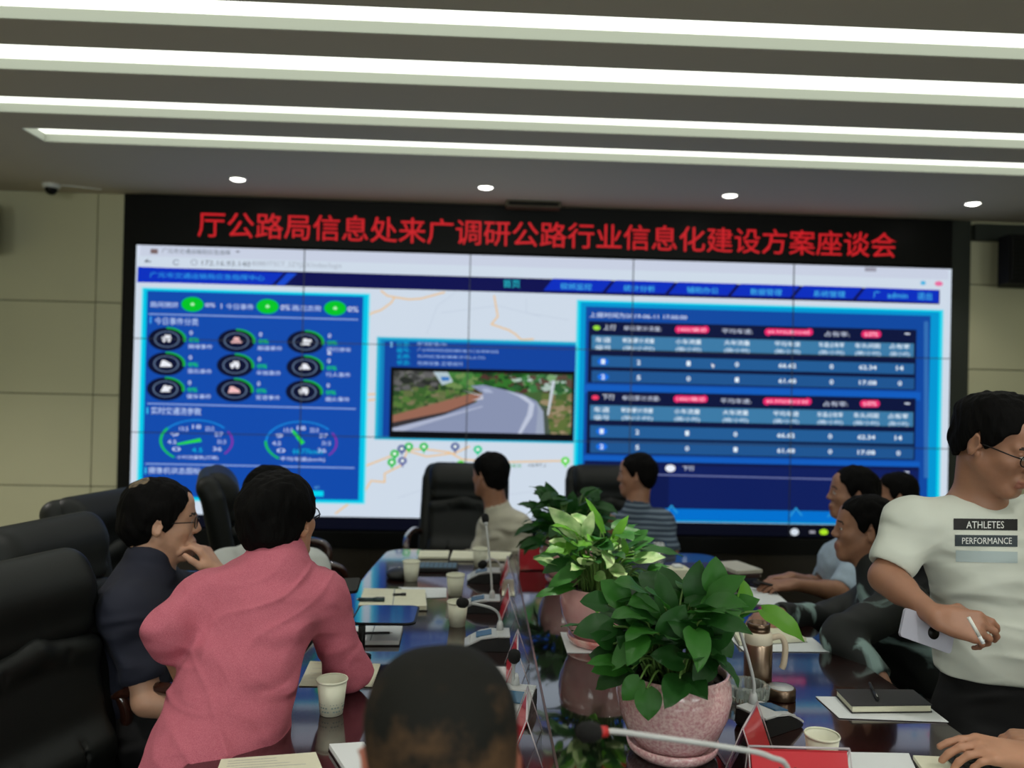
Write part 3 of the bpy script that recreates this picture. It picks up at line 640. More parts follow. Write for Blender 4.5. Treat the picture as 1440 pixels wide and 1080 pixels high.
# ================================================================ leather chairs
m_leather = mat('black_leather', (19, 22, 21), .5, bump=(160, .12, .001), var=(9, .2, 3), spec=.32)
m_chrome = mat('dark_steel', (60, 62, 64), .3, metal=1)
def Rx(a):
    c, s_ = math.cos(a), math.sin(a); return np.array([[1, 0, 0], [0, c, -s_], [0, s_, c]])
def chair_meshes():
    """high-backed boardroom chair, sitter faces +Y, origin on the floor"""
    tilt = math.radians(12); M = Rx(tilt)           # backrest leans backwards (-Y)
    def bp(x, y, z): return np.array([0, -.20, .46])+M@np.array([x, y, z])
    D = {}
    s = SDF((-.36, -.52, .38), (.36, .02, 1.2), .0085)
    s.rbox(bp(0, -.01, .33), (.275, .045, .36), .045, M)
    s.cap(bp(-.262, .005, .02), bp(-.25, .01, .6), .04, .045, k=.03); s.cap(bp(.262, .005, .02), bp(.25, .01, .6), .04, .045, k=.03)
    s.cap(bp(-.22, -.01, .66), bp(.22, -.01, .66), .05, k=.04)
    D['shell'] = s.mesh('chair_shell')
    s = SDF((-.36, -.52, .7), (.36, .06, 1.24), .0085)      # rolled headrest cushion
    s.rbox(bp(0, .035, .57), (.235, .06, .125), .055, M)
    s.cap(bp(-.17, .06, .60), bp(.17, .06, .60), .055, k=.06); s.cap(bp(-.19, .02, .665), bp(.19, .02, .665), .045, k=.05)
    for sx in (-1, 1): s.cap(bp(sx*.212, .11, .45), bp(sx*.212, .0, .71), .006, k=.006, sub=True)
    D['headrest'] = s.mesh('chair_headrest')
    s = SDF((-.34, -.42, .4), (.34, .14, 1.0), .0085)       # lower pad with a peaked top edge
    s.rbox(bp(0, .045, .21), (.225, .045, .23), .035, M)
    s.cap(bp(-.2, .06, .42), bp(0, .075, .455), .034, k=.04); s.cap(bp(.2, .06, .42), bp(0, .075, .455), .034, k=.04)
    s.cap(bp(-.17, .08, .14), bp(.17, .08, .14), .04, k=.07)
    s.cap(bp(-.09, .105, .3), bp(.09, .105, .3), .006, k=.008, sub=True); s.cap(bp(-.1, .1, .43), bp(-.09, .12, .02), .006, k=.008, sub=True); s.cap(bp(.1, .1, .43), bp(.09, .12, .02), .006, k=.008, sub=True)
    s.cap(bp(-.12, .13, .2), bp(.12, .13, .2), .006, k=.012, sub=True)
    D['back_pad'] = s.mesh('chair_back_pad')
    s = SDF((-.36, -.32, .33), (.36, .36, .6), .0085)
    s.rbox((0, .03, .435), (.265, .27, .055), .05); s.cap((-.2, .27, .44), (.2, .27, .44), .055, k=.05); s.rbox((0, .04, .475), (.2, .2, .03), .03, k=.04)
    s.cap((-.18, -.1, .51), (-.17, .2, .51), .006, k=.01, sub=True); s.cap((.18, -.1, .51), (.17, .2, .51), .006, k=.01, sub=True)
    D['seat'] = s.mesh('chair_seat')
    def arm(sx):
        b = MB(); b.tube(bez([(sx*.27, -.27, .69), (sx*.31, -.12, .735), (sx*.315, .1, .74), (sx*.305, .25, .71), (sx*.29, .27, .62), (sx*.28, .2, .50), (sx*.26, .1, .42)], 5), [.02]*31, 10)
        return b.mesh('chair_arm')
    D['arm_l'] = arm(-1); D['arm_r'] = arm(1)
    D['arm_pad'] = None
    b = MB(); b.lathe([(0, .06), (.035, .06), (.035, .2), (.028, .2), (.028, .36), (.12, .37), (.12, .39), (0, .39)], 20); D['column'] = b.mesh('chair_column')
    b = MB(); b.tube([(0, .03, .12), (0, .18, .105), (0, .31, .075)], [.028, .024, .018], 8); D['foot'] = b.mesh('chair_foot')
    b = MB(); b.lathe([(.0, -.012), (.028, -.012), (.03, 0), (.028, .012), (0, .012)], 16, M=Matrix.Translation((0, .31, .031)) @ Matrix.Rotation(PI/2, 4, 'Y')); D['wheel'] = b.mesh('chair_wheel')
    return D
CH = chair_meshes()
def make_chair(loc, face, label, group=None, dz=0, sc=1):
    """face = heading the sitter looks to, degrees from +Y towards +X"""
    e = empty('leather_chair', loc, -math.radians(face), label, 'chair', group); e.scale = (sc, sc, sc)
    for n, k in (('backrest', 'shell'), ('headrest', 'headrest'), ('back_cushion', 'back_pad'), ('seat', 'seat')):
        o = mk(n, CH[k], m_leather, e)
    for k in ('arm_l', 'arm_r'): mk('armrest', CH[k], m_woodarm, e)
    mk('column', CH['column'], m_chrome, e)
    for k in range(5):
        f = mk('foot', CH['foot'], m_chrome, e); f.rotation_euler = (0, 0, k*2*PI/5+.3); mk('wheel', CH['wheel'], m_blackmatt, f)
    return e
GC = 'black leather boardroom chairs'
make_chair((-.94, 2.03, 0), 110, 'black leather chair nearest the camera at left, behind the man in pink', GC, sc=.95)
make_chair((-1.18, 2.70, 0), 105, 'black leather chair behind the man in the navy polo', GC, sc=.95)
make_chair((-1.32, 3.40, 0), 104, 'empty black leather chair against the beige wall, third along the left side', GC, sc=.95)
make_chair((-.98, 4.06, 0), 72, 'black leather chair just right of the head of the man in navy', GC, sc=1.0)
make_chair((-.10, 4.86, 0), 184, 'black leather chair behind the man in the beige shirt', GC, sc=.95)
make_chair((.86, 4.92, 0), 178, 'black leather chair behind the man in the striped blue polo', GC, sc=.95)
# ================================================================ people
def skin_mat(name, rgb):
    return mat(name, rgb, .48, sss=.12, var=(22, .12, 3), bump=(260, .12, .0006))
SK = {'fair': skin_mat('skin_fair', (198, 152, 126)), 'mid': skin_mat('skin_mid', (184, 134, 106)), 'tan': skin_mat('skin_tan', (162, 116, 92)), 'ear': skin_mat('skin_ruddy', (176, 104, 84))}
m_lips = mat('lips', (150, 96, 80), .5); m_eye = mat('eye_white', (225, 222, 215), .2); m_iris = mat('iris', (22, 16, 12), .15)
m_brow = mat('eyebrow', (50, 40, 34), .8)
m_hair = mat('black_hair', (6, 5, 5), .75, bump=(110, .8, .005, (1, 1, .25)), spec=.1)
m_stub = mat('shaved_hair', (24, 23, 20), .8, bump=(420, .5, .002), spec=.2)
_t = m_stub.node_tree; _tc = _t.nodes.new('ShaderNodeTexCoord'); _s = _t.nodes.new('ShaderNodeSeparateXYZ'); _n = _t.nodes.new('ShaderNodeTexNoise'); _n.inputs['Scale'].default_value = 26; _n.inputs['Detail'].default_value = 8; _n.inputs['Roughness'].default_value = .7
_a = _t.nodes.new('ShaderNodeMath'); _a.operation = 'MULTIPLY_ADD'; _a.inputs[1].default_value = -.34; _r = _t.nodes.new('ShaderNodeMapRange'); _r.inputs[1].default_value = 1.06; _r.inputs[2].default_value = .95
_m = _t.nodes.new('ShaderNodeMix'); _m.data_type = 'RGBA'; _m.inputs['A'].default_value = (*lin((22, 22, 19)), 1); _m.inputs['B'].default_value = (*lin((92, 68, 46)), 1)
_t.links.new(_tc.outputs['Object'], _s.inputs[0]); _t.links.new(_tc.outputs['Object'], _n.inputs['Vector']); _t.links.new(_n.outputs['Fac'], _a.inputs[0]); _t.links.new(_s.outputs['Z'], _a.inputs[2]); _t.links.new(_a.outputs[0], _r.inputs[0]); _t.links.new(_r.outputs[0], _m.inputs['Factor']); _t.links.new(_m.outputs['Result'], _t.nodes['Principled BSDF'].inputs['Base Color'])
def cloth(name, rgb, scale=600, var=None, rough=.85, b=.25, fold=(5.5, .8, .045), rot=(.5, .4, .7)):
    m = mat(name, rgb, rough, bump=(scale, b, .0012), var=var, sheen=.0); t = m.node_tree
    b0 = [n for n in t.nodes if n.type == 'BUMP'][0]; tc = [n for n in t.nodes if n.type == 'TEX_COORD'][0]; mp = t.nodes.new('ShaderNodeMapping'); mp.inputs['Rotation'].default_value = rot; mp.inputs['Scale'].default_value = (1, 1, 2.2)
    n = t.nodes.new('ShaderNodeTexNoise'); n.noise_type = 'RIDGED_MULTIFRACTAL'; n.inputs['Scale'].default_value = fold[0]; n.inputs['Detail'].default_value = 2.2; n.inputs['Roughness'].default_value = .45; n.inputs['Distortion'].default_value = .5
    bp = t.nodes.new('ShaderNodeBump'); bp.inputs['Strength'].default_value = fold[1]; bp.inputs['Distance'].default_value = fold[2]
    t.links.new(tc.outputs['Object'], mp.inputs['Vector']); t.links.new(mp.outputs['Vector'], n.inputs['Vector']); t.links.new(n.outputs['Fac'], bp.inputs['Height']); t.links.new(bp.outputs['Normal'], b0.inputs['Normal'])
    return m
m_pink = cloth('pink_chambray', (178, 82, 102), 500, (700, 0, 2, (204, 116, 132)))
m_navy = cloth('navy_pique', (26, 29, 46)); m_pale = cloth('pale_grey_cotton', (196, 200, 198)); m_beige = cloth('beige_cotton', (188, 184, 168))
m_lblue = cloth('light_blue_cotton', (168, 186, 205), var=(30, .1, 2)); m_tee = cloth('white_jersey', (206, 210, 200), 700, b=.12)
m_trous = cloth('black_trousers', (11, 11, 14)); m_shoe = mat('black_shoe', (14, 13, 13), .3)
m_frame = mat('spectacle_frame', (26, 26, 28), .3, metal=.5); m_lens = thin_glass('spectacle_lens', (.93, .96, .95), .06)
def stripes(name, a, b, axis, n):
    m, t, bs = nt(name); tc = t.nodes.new('ShaderNodeTexCoord'); w_ = t.nodes.new('ShaderNodeTexWave'); w_.bands_direction = axis
    w_.inputs['Scale'].default_value = n; w_.inputs['Distortion'].default_value = .6; w_.inputs['Detail'].default_value = 1; rp = t.nodes.new('ShaderNodeValToRGB')
    rp.color_ramp.elements[0].position = .55; rp.color_ramp.elements[1].position = .7; rp.color_ramp.elements[0].color = (*lin(a), 1); rp.color_ramp.elements[1].color = (*lin(b), 1)
    t.links.new(tc.outputs['Object'], w_.inputs['Vector']); t.links.new(w_.outputs['Fac'], rp.inputs['Fac']); t.links.new(rp.outputs['Color'], bs.inputs['Base Color']); bs.inputs['Roughness'].default_value = .85
    return m
m_polo = stripes('striped_blue_knit', (52, 66, 86), (112, 128, 144), 'Z', 11)
def splash(name):
    m, t, bs = nt(name); tc = t.nodes.new('ShaderNodeTexCoord'); n = t.nodes.new('ShaderNodeTexNoise'); n.inputs['Scale'].default_value = 5.2; n.inputs['Detail'].default_value = 5; n.inputs['Distortion'].default_value = 1.2
    rp = t.nodes.new('ShaderNodeValToRGB'); rp.color_ramp.elements[0].position = .585; rp.color_ramp.elements[1].position = .66
    rp.color_ramp.elements[0].color = (*lin((20, 24, 24)), 1); rp.color_ramp.elements[1].color = (*lin((140, 165, 162)), 1)
    t.links.new(tc.outputs['Object'], n.inputs['Vector']); t.links.new(n.outputs['Fac'], rp.inputs['Fac']); t.links.new(rp.outputs['Color'], bs.inputs['Base Color']); bs.inputs['Roughness'].default_value = .7
    return m
m_splash = splash('black_jacket_with_pale_pattern')

def unit(v): v = np.array(v, float); return v/np.linalg.norm(v)
def frame(F, U=(0, 0, 1), roll=0):
    F = unit(F); S = unit(np.cross(F, U)); U = np.cross(S, F)
    if roll: S, U = S*math.cos(roll)+U*math.sin(roll), U*math.cos(roll)-S*math.sin(roll)
    return S, F, U       # side (his right), forward, up
def head_prims(s, c, fr, k=1., male=True):
    S, F, U = fr; M = np.stack([S, F, U], 1); c = np.array(c, float)
    P = lambda a, b, e: c+(S*a+F*b+U*e)*k
    s.ell(P(0, -.014, .033), np.array((.0745, .096, .083))*k, M, .02)
    s.ell(P(0, .030, -.030), np.array((.0615, .056, .082))*k, M, .03)
    for q in (-1, 1):
        s.cap(P(q*.052, .0, -.045), P(q*.018, .058, -.094), .021*k, .018*k, k=.03)
        s.ell(P(q*.040, .056, -.022), np.array((.022, .024, .022))*k, M, .02)
        s.cap(P(q*.012, .083, .021), P(q*.045, .068, .02), .0095*k, .008*k, k=.015)
    s.cap(P(-.011, .070, -.100), P(.011, .070, -.100), .017*k, k=.025)
    s.ell(P(0, .05, .055), np.array((.05, .035, .035))*k, M, .03)
    for q in (-1, 1): s.ell(P(q*.031, .0985, .002), np.array((.016, .013, .009))*k, M, .010, sub=True)
    for q in (-1, 1): s.ell(P(q*.0305, .0735, .002), np.array((.0125, .0125, .0125))*k, M, .001); s.cap(P(q*.019, .083, .0075), P(q*.043, .078, .0065), .0042*k, k=.004); s.cap(P(q*.02, .083, -.006), P(q*.042, .078, -.006), .0035*k, k=.004)
    s.cap(P(0, .085, .016), P(0, .1025, -.025), .0075*k, .0105*k, k=.014)
    for q in (-1, 1): s.ell(P(q*.0115, .094, -.030), np.array((.0085, .011, .008))*k, M, .006)
    for q in (-1, 1): s.ell(P(q*.006, .098, -.038), np.array((.0035, .005, .004))*k, M, .002, sub=True)
    s.ell(P(0, .083, -.066), np.array((.026, .016, .018))*k, M, .015)
    s.cap(P(-.017, .089, -.0625), P(.017, .089, -.0625), .0065*k, k=.006); s.cap(P(-.014, .0885, -.0735), P(.014, .0885, -.0735), .007*k, k=.006)
    s.cap(P(-.024, .092, -.0678), P(.024, .092, -.0678), .002*k, k=.004, sub=True)
    for q in (-1, 1):      # ears
        E = np.stack([unit(S*q*.9-F*.45), unit(F*.9+S*q*.45), U], 1)
        s.ell(P(q*.083, -.012, -.004), np.array((.0075, .0185, .031))*k, E, .006)
        s.ell(P(q*.074, .0, -.026), np.array((.006, .009, .011))*k, E, .006)
        s.ell(P(q*.092, -.007, .000), np.array((.0075, .011, .020))*k, E, .004, sub=True)
        s.ell(P(q*.080, .002, -.004), np.array((.005, .006, .008))*k, E, .004)
def hand_prims(s, w, D, N, side, curl=(.5, .5, .5, .5), thumb=.4, k=1., spread=.0, reach=None, rk=1.):
    """w wrist, D towards the fingers, N out of the palm, side = +1/-1 picks the thumb's side"""
    D = unit(D); N = unit(np.array(N)-D*np.dot(N, D)); T = np.cross(D, N)*side; w = np.array(w, float)
    Ls = [.074, .082, .076, .06]; Rr = [.0084, .0088, .0083, .0073]; off = [.031, .0105, -.0105, -.030]; kl = [.088, .092, .088, .080]
    for i in range(4):
        kn = w+(D*kl[i]+T*off[i]-N*(-.0))*k
        s.cap(w+(D*.01+T*off[i]*.55)*k, kn, .0155*k*rk, .0115*k*rk, k=.012)
        d = unit(D+T*spread*off[i]*12); p = kn; a = 0; 
        for j, fr in enumerate((.44, .31, .25)):
            a += curl[i]*(.75, 1.1, .7)[j]; dd = d*math.cos(a)+N*math.sin(a); q = p+dd*Ls[i]*fr*k
            s.cap(p, q, (Rr[i]-.0005*j)*k*rk, (Rr[i]-.0005*(j+1))*k*rk, k=.0035 if j else .008); p = q
    b0 = w+(D*.016+T*.018+N*.006)*k; b1 = b0+unit(D*.75+T*.65+N*.25)*.044*k; t2 = unit(D*.95+T*(.45-.9*thumb)+N*(.2+.5*thumb)); b2 = b1+t2*.034*k; t3 = unit(D*.95+T*(.2-1.1*thumb)+N*(.2+.6*thumb)); b3 = b2+t3*.026*k
    s.cap(b0, b1, .0165*k*rk, .0125*k*rk, k=.015); s.cap(b1, b2, .0115*k*rk, .0103*k*rk, k=.005); s.cap(b2, b3, .0102*k*rk, .0085*k*rk, k=.003)
    s.ell(w+(D*.045+N*.008)*k, np.array((.032, .036, .013))*k, np.stack([T, D, N], 1), .015)
def lathe_frame(M3, c): 
    m = Matrix([[M3[0][0], M3[0][1], M3[0][2], c[0]], [M3[1][0], M3[1][1], M3[1][2], c[1]], [M3[2][0], M3[2][1], M3[2][2], c[2]], [0, 0, 0, 1]]); return m
HL_F = [-.13, -.07, -.035, -.012, .012, .03, .05, .075, .11]
def hair_mesh(c, fr, k=1., line=None, h=.004, vol=.0, seed=0, thin=0., fringe=0, jag=.011):
    S, F, U = fr; M = np.stack([S, F, U], 1); c = np.array(c, float); P = lambda a, b, e: c+(S*a+F*b+U*e)*k
    R = .15*k; s = SDF(c-R, c+R, h); v = vol
    line = line or [-.082, -.078, -.05, .028, -.016, .012, .050, .070, .074]
    s.ell(P(0, -.017, .038), np.array((.0815+v-thin, .102+v-thin, .087+v*1.2-thin))*k, M, .01)
    for q in (-1, 1): s.ell(P(q*.024, -.018, .044), np.array((.060+v-thin, .088+v-thin, .076+v-thin))*k, M, .02)
    s.ell(P(0, -.042, -.012), np.array((.0735+v*.6-thin, .072+v-thin, .078-thin))*k, M, .03)
    def f(x, y, z):
        x = x-c[0]; y = y-c[1]; z = z-c[2]; b = (x*F[0]+y*F[1]+z*F[2])/k; e = (x*U[0]+y*U[1]+z*U[2])/k
        return (np.interp(b, HL_F, line)-e)*k*.75+wave(x, y, z, 95, seed)*jag*.5
    s.clip(f); s.mod(lambda x, y, z: wave(x, y, z*.4, 150, seed)*(.0028 if thin == 0 else .0003)+wave(x, y, z, 42, seed+1)*(.0038 if thin == 0 else 0))
    return s.mesh('hair', 1)
def glasses(parent, c, fr, k=1.):
    S, F, U = fr; M = lathe_frame(np.stack([S, F, U], 1), c); b = MB(); g = MB()
    for q in (-1, 1):
        pts = [(q*.033+.026*math.cos(t)*(1 if abs(math.cos(t)) < .8 else .97), .101-.012*abs(math.cos(t)*.5+q*.5)*0-.010*abs(q*.033+.026*math.cos(t))/.06, .0+.0175*math.sin(t)) for t in np.linspace(0, 2*PI, 25)]
        b.tube([Vector(p)*k for p in pts], .0016*k, 6, cap=False); g.face([Vector(p)*k for p in pts[:-1]])
        b.tube([Vector(p)*k for p in ((q*.058, .09, .004), (q*.072, .075, .006), (q*.079, .0, .004), (q*.077, -.02, -.006))], .0017*k, 6)
    b.tube([Vector(p)*k for p in ((-.008, .1, .004), (0, .104, .007), (.008, .1, .004))], .0016*k, 6)
    bmesh.ops.transform(b.b, matrix=M, verts=b.b.verts); bmesh.ops.transform(g.b, matrix=M, verts=g.b.verts)
    o = b.build('glasses', m_frame, parent); g.build('lens', m_lens, o)

def person(label, J, tf, head, cloth_m, skin='mid', h=.006, sleeve='short', slen=.62, group=None, hair=None, hands={}, trousers='seat', specs=False, brow=True, folds=(.003, 22), neck_r=.054, collar=None, chest=(.15, 1.42), waist=(.145, 1.35), hem=None, cuff=(.05, .045), eyes=True, open_body=None, knees=None, hair_m=None, head_k=1., sw=1., shirt_name='shirt', neck_cut=.066, fat=1., feet=None, legdir=None, shirt_low=0, fold_fn=None, sdir=None, cl_h=None):
    """J: world points pel, wai, che, nek, sA, eA, wA (his right arm), sB, eB, wB (left arm)"""
    J = {k_: np.array(v, float) for k_, v in J.items()}; tf = unit(tf)
    if 'che' not in J: J['che'] = J['nek']*.72+J['pel']*.28-np.array([0, 0, .0])
    if 'wai' not in J: J['wai'] = J['nek']*.3+J['pel']*.7
    hc, hf, hroll = head; hc = np.array(hc, float); fr = frame(hf, roll=hroll); root = empty('person', (J['pel'][0], J['pel'][1], 0), 0, label, 'person', group); O = np.array([J['pel'][0], J['pel'][1], 0.])
    J = {k_: v-O for k_, v in J.items()}; hc = hc-O
    up = unit(J['nek']-J['pel']); tfp = unit(tf-up*np.dot(tf, up))
    pts = np.array([v for v in J.values()]+[hc+[0, 0, .13], hc-[0, 0, .13]]); lo = pts.min(0)-.2; hi = pts.max(0)+.16; lo[2] = J['pel'][2]-.12
    s = SDF(lo, hi, h)
    head_prims(s, hc, fr, head_k)
    S, F, U = fr; jb = hc+(-F*.028-U*.055)*head_k
    s.cap(jb, J['nek'], neck_r, neck_r*1.08, k=.03); s.cap(hc+(F*.015-U*.075)*head_k, J['nek']+tfp*.02, .034, .045, k=.03)
    bw, bs = chest[0]-.016, chest[1]
    s.cap(J['che'], J['wai'], bw, waist[0]-.018, k=.05, sq=(tfp, bs)); s.cap(J['wai'], J['pel'], waist[0]-.018, .13, k=.05, sq=(tfp, bs))
    for a in 'AB': s.cap(J['nek']-up*.02, J['s'+a], .05, .05, k=.05)
    for a in 'AB':
        s.cap(J['s'+a], J['e'+a], .047*fat, .039*fat, k=.03); s.cap(J['e'+a], J['w'+a], .039*fat, .026*fat, k=.02)
        m_ = J['e'+a]*.7+J['w'+a]*.3; s.cap(J['e'+a], m_, .038*fat, .040*fat, k=.02)
        hp = hands.get(a)
        if hp: hand_prims(s, J['w'+a], **hp)
    me = s.mesh('body', 1)
    me.materials.append(SK[skin]); me.materials.append(m_lips); me.materials.append(m_eye); me.materials.append(m_iris); me.materials.append(m_brow)
    fc = face_centers(me); L = (fc-hc)@np.stack([S, F, U], 1)/head_k; mi = np.zeros(len(fc), int)
    mi[(np.abs(L[:, 0]) < .025) & (L[:, 1] > .082) & (L[:, 2] < -.0585) & (L[:, 2] > -.079)] = 1
    if eyes:
        for q in (-1, 1):
            d = np.hypot(L[:, 0]-q*.0305, (L[:, 2]-.0005)*1.9); on = (d < .0115) & (L[:, 1] > .078); mi[on] = 2; mi[(np.hypot(L[:, 0]-q*.0305, L[:, 2]-.0005) < .0055) & (L[:, 1] > .08)] = 3
        mi[(np.abs(np.abs(L[:, 0])-.031) < .019) & (np.abs(L[:, 2]-.0215-.004*(1-(np.abs(np.abs(L[:, 0])-.028)/.02)**2)) < .0034) & (L[:, 1] > .055)] = 4
    set_mi(me, mi); body = mk('body', me, None, root)
    # ---- upper garment
    s = SDF(lo, hi, cl_h or h); cw, cs = chest; f = 1.
    s.cap(J['che'], J['wai'], cw, waist[0], k=.05, sq=(tfp, cs)); s.cap(J['wai'], J['pel'], waist[0], waist[0]*1.06, k=.05, sq=(tfp, waist[1]))
    if shirt_low:
        lsd = unit(np.cross(legdir, (0, 0, 1))); lo_ = J['pel']
        s.cap(lo_-lsd*.05, lo_+lsd*.05, .15, k=.07); s.clip(lambda x, y, z: (shirt_low-.012+.01*np.sin(x*22)-z)+0*y)
    for a in 'AB':
        s.cap(J['nek']-up*.035, J['s'+a], .062, .062*sw, k=.06); s.cap(J['che'], J['s'+a], .09, .06, k=.06)
        sh, el, wr = J['s'+a], J['e'+a], J['w'+a]
        if sleeve == 'short':
            e2 = sh+(el-sh)*slen; s.cap(sh, e2, .063*sw, .060*sw, k=.035)
        else:
            s.cap(sh, el, .062*sw, .056*sw, k=.04); e2 = el+(wr-el)*slen; s.cap(el, e2, .056*sw, cuff[0], k=.03)
            d = unit(wr-el); 
            if sleeve == 'rolled': s.cap(e2-d*.035, e2, cuff[0]+.006, cuff[0]+.004, k=.004)
            else: s.cap(e2-d*.05, e2, cuff[0]+.001, k=.004)
    if hem is not None: s.clip(lambda x, y, z: (hem-z)+0*x+0*y)
    nd = unit((jb-J['nek']))
    amp, sc_ = folds
    if fold_fn: s.mod(lambda x, y, z: fold_fn(x, y, z, J))
    s.mod(lambda x, y, z: amp*(np.abs(wave(x, y, z*1.6, sc_, 2))*1.3-.5)+amp*.5*wave(x, y, z, sc_*2.3, 5))
    n0 = J['nek']; s.cap(n0-nd*.012, n0+nd*.2, neck_cut-.006, neck_cut+.004, k=.006, sub=True)
    if collar:
        s.cap(n0-nd*.03, n0+nd*collar, neck_cut+.014, neck_cut+.008, k=.012); s.cap(n0-nd*.01, n0+nd*.2, neck_cut-.008, neck_cut-.006, k=.003, sub=True)
    for a in 'AB':      # flat ends of the sleeves
        sh, el, wr = J['s'+a], J['e'+a], J['w'+a]
        if sleeve == 'short': e2 = sh+(el-sh)*slen; d = unit(el-sh); r_ = .07
        else: e2 = el+(wr-el)*slen; d = unit(wr-el); r_ = .06
        e3 = e2+d*.012; s.cap(e3+d*.085, e3+d*.0855, .085, k=.004, sub=True)
    sm = s.mesh(shirt_name, 1); shirt = mk(shirt_name, sm, cloth_m, root)
    if hair is not None:
        mk('hair', hair_mesh(hc, fr, head_k, **hair), hair_m or m_hair, root)
    if specs: glasses(root, hc, fr, head_k)
    # ---- trousers and shoes
    sd = unit(np.cross(legdir if legdir is not None else (tfp if trousers != 'stand' else tf), (0, 0, 1))); fw = unit(np.cross((0, 0, 1), sd)); pel = J['pel']
    t = SDF(np.array([-.75, -.75, .04])+[pel[0], pel[1], 0], [pel[0]+.75, pel[1]+.75, pel[2]+.26], .012 if trousers != 'stand' else .008)
    shoes = []
    for q in (-1, 1):
        hp_ = pel+sd*q*.09-np.array([0, 0, .02])
        if trousers == 'stand': kn = np.array([hp_[0]+sd[0]*q*.02, hp_[1], .48])+fw*.02; an = np.array([kn[0], kn[1], .1])-fw*.03
        else: kn = hp_+fw*.40+sd*q*.04; kn[2] = .50; an = kn-fw*(.05 if not feet else feet); an[2] = .1
        t.cap(pel+np.array([0, 0, .0 if trousers != 'stand' else .04]), hp_, .112, .1, k=.05); t.cap(hp_, kn, .088, .068, k=.03); t.cap(kn, an, .066, .05, k=.02); shoes.append(an)
    if trousers == 'stand': t.cap(pel*.3+J['wai']*.7, pel-np.array([0, 0, .03]), .157, .160, k=.05, sq=(fw, 1.30))
    t.mod(lambda x, y, z: .003*wave(x, y, z, 30, 3)); mk('trousers', t.mesh('trousers', 1), m_trous, root)
    for an in shoes:
        b = MB(); Mx = Matrix.Translation(Vector((an[0]+fw[0]*.06, an[1]+fw[1]*.06, 0))) @ Matrix(((sd[0], fw[0], 0, 0), (sd[1], fw[1], 0, 0), (0, 0, 1, 0), (0, 0, 0, 1)))
        b.lathe([(0, .0), (1, .0), (1, .025), (.92, .05), (.7, .075), (.45, .09), (.3, .12), (0, .12)], 20, sx=.048, sy=.13, M=Mx); b.build('shoe', m_shoe, root)
    return root, dict(J=J, O=O, fr=fr, hc=hc, shirt=shirt, body=body)
A = aty
def pt(px, py, y): return A(px, py, y)

# --- man in the pink shirt, seen from behind, leaning on the table
def pinkfold(x, y, z, J):
    u = z*1.0+x*.55+.02*np.sin(x*19+z*6); v = z-x*.75+.02*np.sin(z*17)
    low = np.clip((J['che'][2]-z)/.25, 0, 1); d1 = np.abs(np.sin(u*38+1.5*np.sin(x*11+y*5)+1.1*np.sin(z*19+x*7))); d2 = np.abs(np.sin(v*31+1.7*np.sin(x*9+1)+1.0*np.sin(z*23+x*12)))
    return -(.15+.85*low)*.010*(1-d1)**3*(.55+.45*np.sin(x*13+z*9))-(.35+.65*(1-low))*.008*(1-d2)**3*(.5+.5*np.sin(x*15-z*12))+.002
person('man in a pink shirt seen from behind, leaning his right elbow on the table', dict(
    pel=pt(300, 1075, 1.93), wai=pt(328, 975, 1.96), che=pt(364, 872, 2.05), nek=pt(392, 790, 2.11), sA=pt(448, 842, 2.12), eA=pt(490, 940, 2.17), wA=pt(455, 905, 2.42),
    sB=pt(292, 846, 2.07), eB=pt(238, 884, 1.98), wB=pt(266, 968, 2.1)), (.35, .94, 0), (pt(395, 732, 2.16), (.42, .9, .12), -.03), m_pink, 'mid', h=.0055, sleeve='rolled', slen=.18, cuff=(.057, .05),
    hair=dict(vol=.0075, seed=2, line=[-.074, -.072, -.055, .02, -.002, .03, .05, .08, .09], h=.0035), specs=True, collar=.03, chest=(.148, 1.5), waist=(.142, 1.35), folds=(.0045, 19), fold_fn=pinkfold, sw=1.03,
    hands={'A': dict(D=(.3, .9, -.1), N=(0, 0, -1), side=-1), 'B': dict(D=(.2, .3, -.9), N=(1, 0, 0), side=-1)}, cl_h=.0045, head_k=1.0, legdir=(1, .1, 0), shirt_low=.69)
# --- man in the navy polo, profile
r, q = person('man in a navy polo and glasses with his hand at his mouth', dict(
    pel=pt(170, 1010, 2.5), wai=pt(178, 960, 2.5), che=pt(190, 865, 2.5), nek=pt(208, 797, 2.52), sA=pt(180, 860, 2.36), eA=pt(208, 985, 2.34), wA=pt(300, 1000, 2.36),
    sB=pt(245, 835, 2.66), eB=pt(325, 880, 2.62), wB=pt(308, 806, 2.55)), (.97, .15, 0), (pt(228, 733, 2.55), (.93, .33, -.02), .0), m_navy, 'fair', h=.0055, sleeve='short', slen=.66, cl_h=.005,
    hair=dict(vol=.005, seed=5, line=[-.08, -.08, -.065, .02, -.022, .0, .035, .056, .066]), specs=True, collar=.018, chest=(.155, 1.25), folds=(.006, 15), head_k=1.04, neck_r=.056,
    hands={'B': dict(D=(-.55, .0, .8), N=(-.8, 0, -.5), side=1, curl=(.7, .75, .8, .85), thumb=.2), 'A': dict(D=(1, 0, 0), N=(0, 0, -1), side=1, curl=(.3, .3, .3, .3))})
# bald patch on the crown
S_, F_, U_ = q['fr']; 
s = SDF(q['hc']-.16, q['hc']+.16, .004); M_ = np.stack([S_, F_, U_], 1)
s.ell(q['hc']+(-F_*.017+U_*.038)*1.04, np.array((.0925, .1115, .0985))*1.04, M_); cc = q['hc']+(-F_*.062+U_*.105+S_*.012); s.clip(lambda x, y, z: np.sqrt(((x-cc[0])*1)**2+((y-cc[1])*1)**2+((z-cc[2])*.9)**2)-.038+.008*wave(x, y, z, 70))
mk('bald_patch', s.mesh('bald_patch', 1), mat('thin_hair_scalp', (122, 104, 80), .6, var=(60, 0, 3, (60, 50, 38))), r)
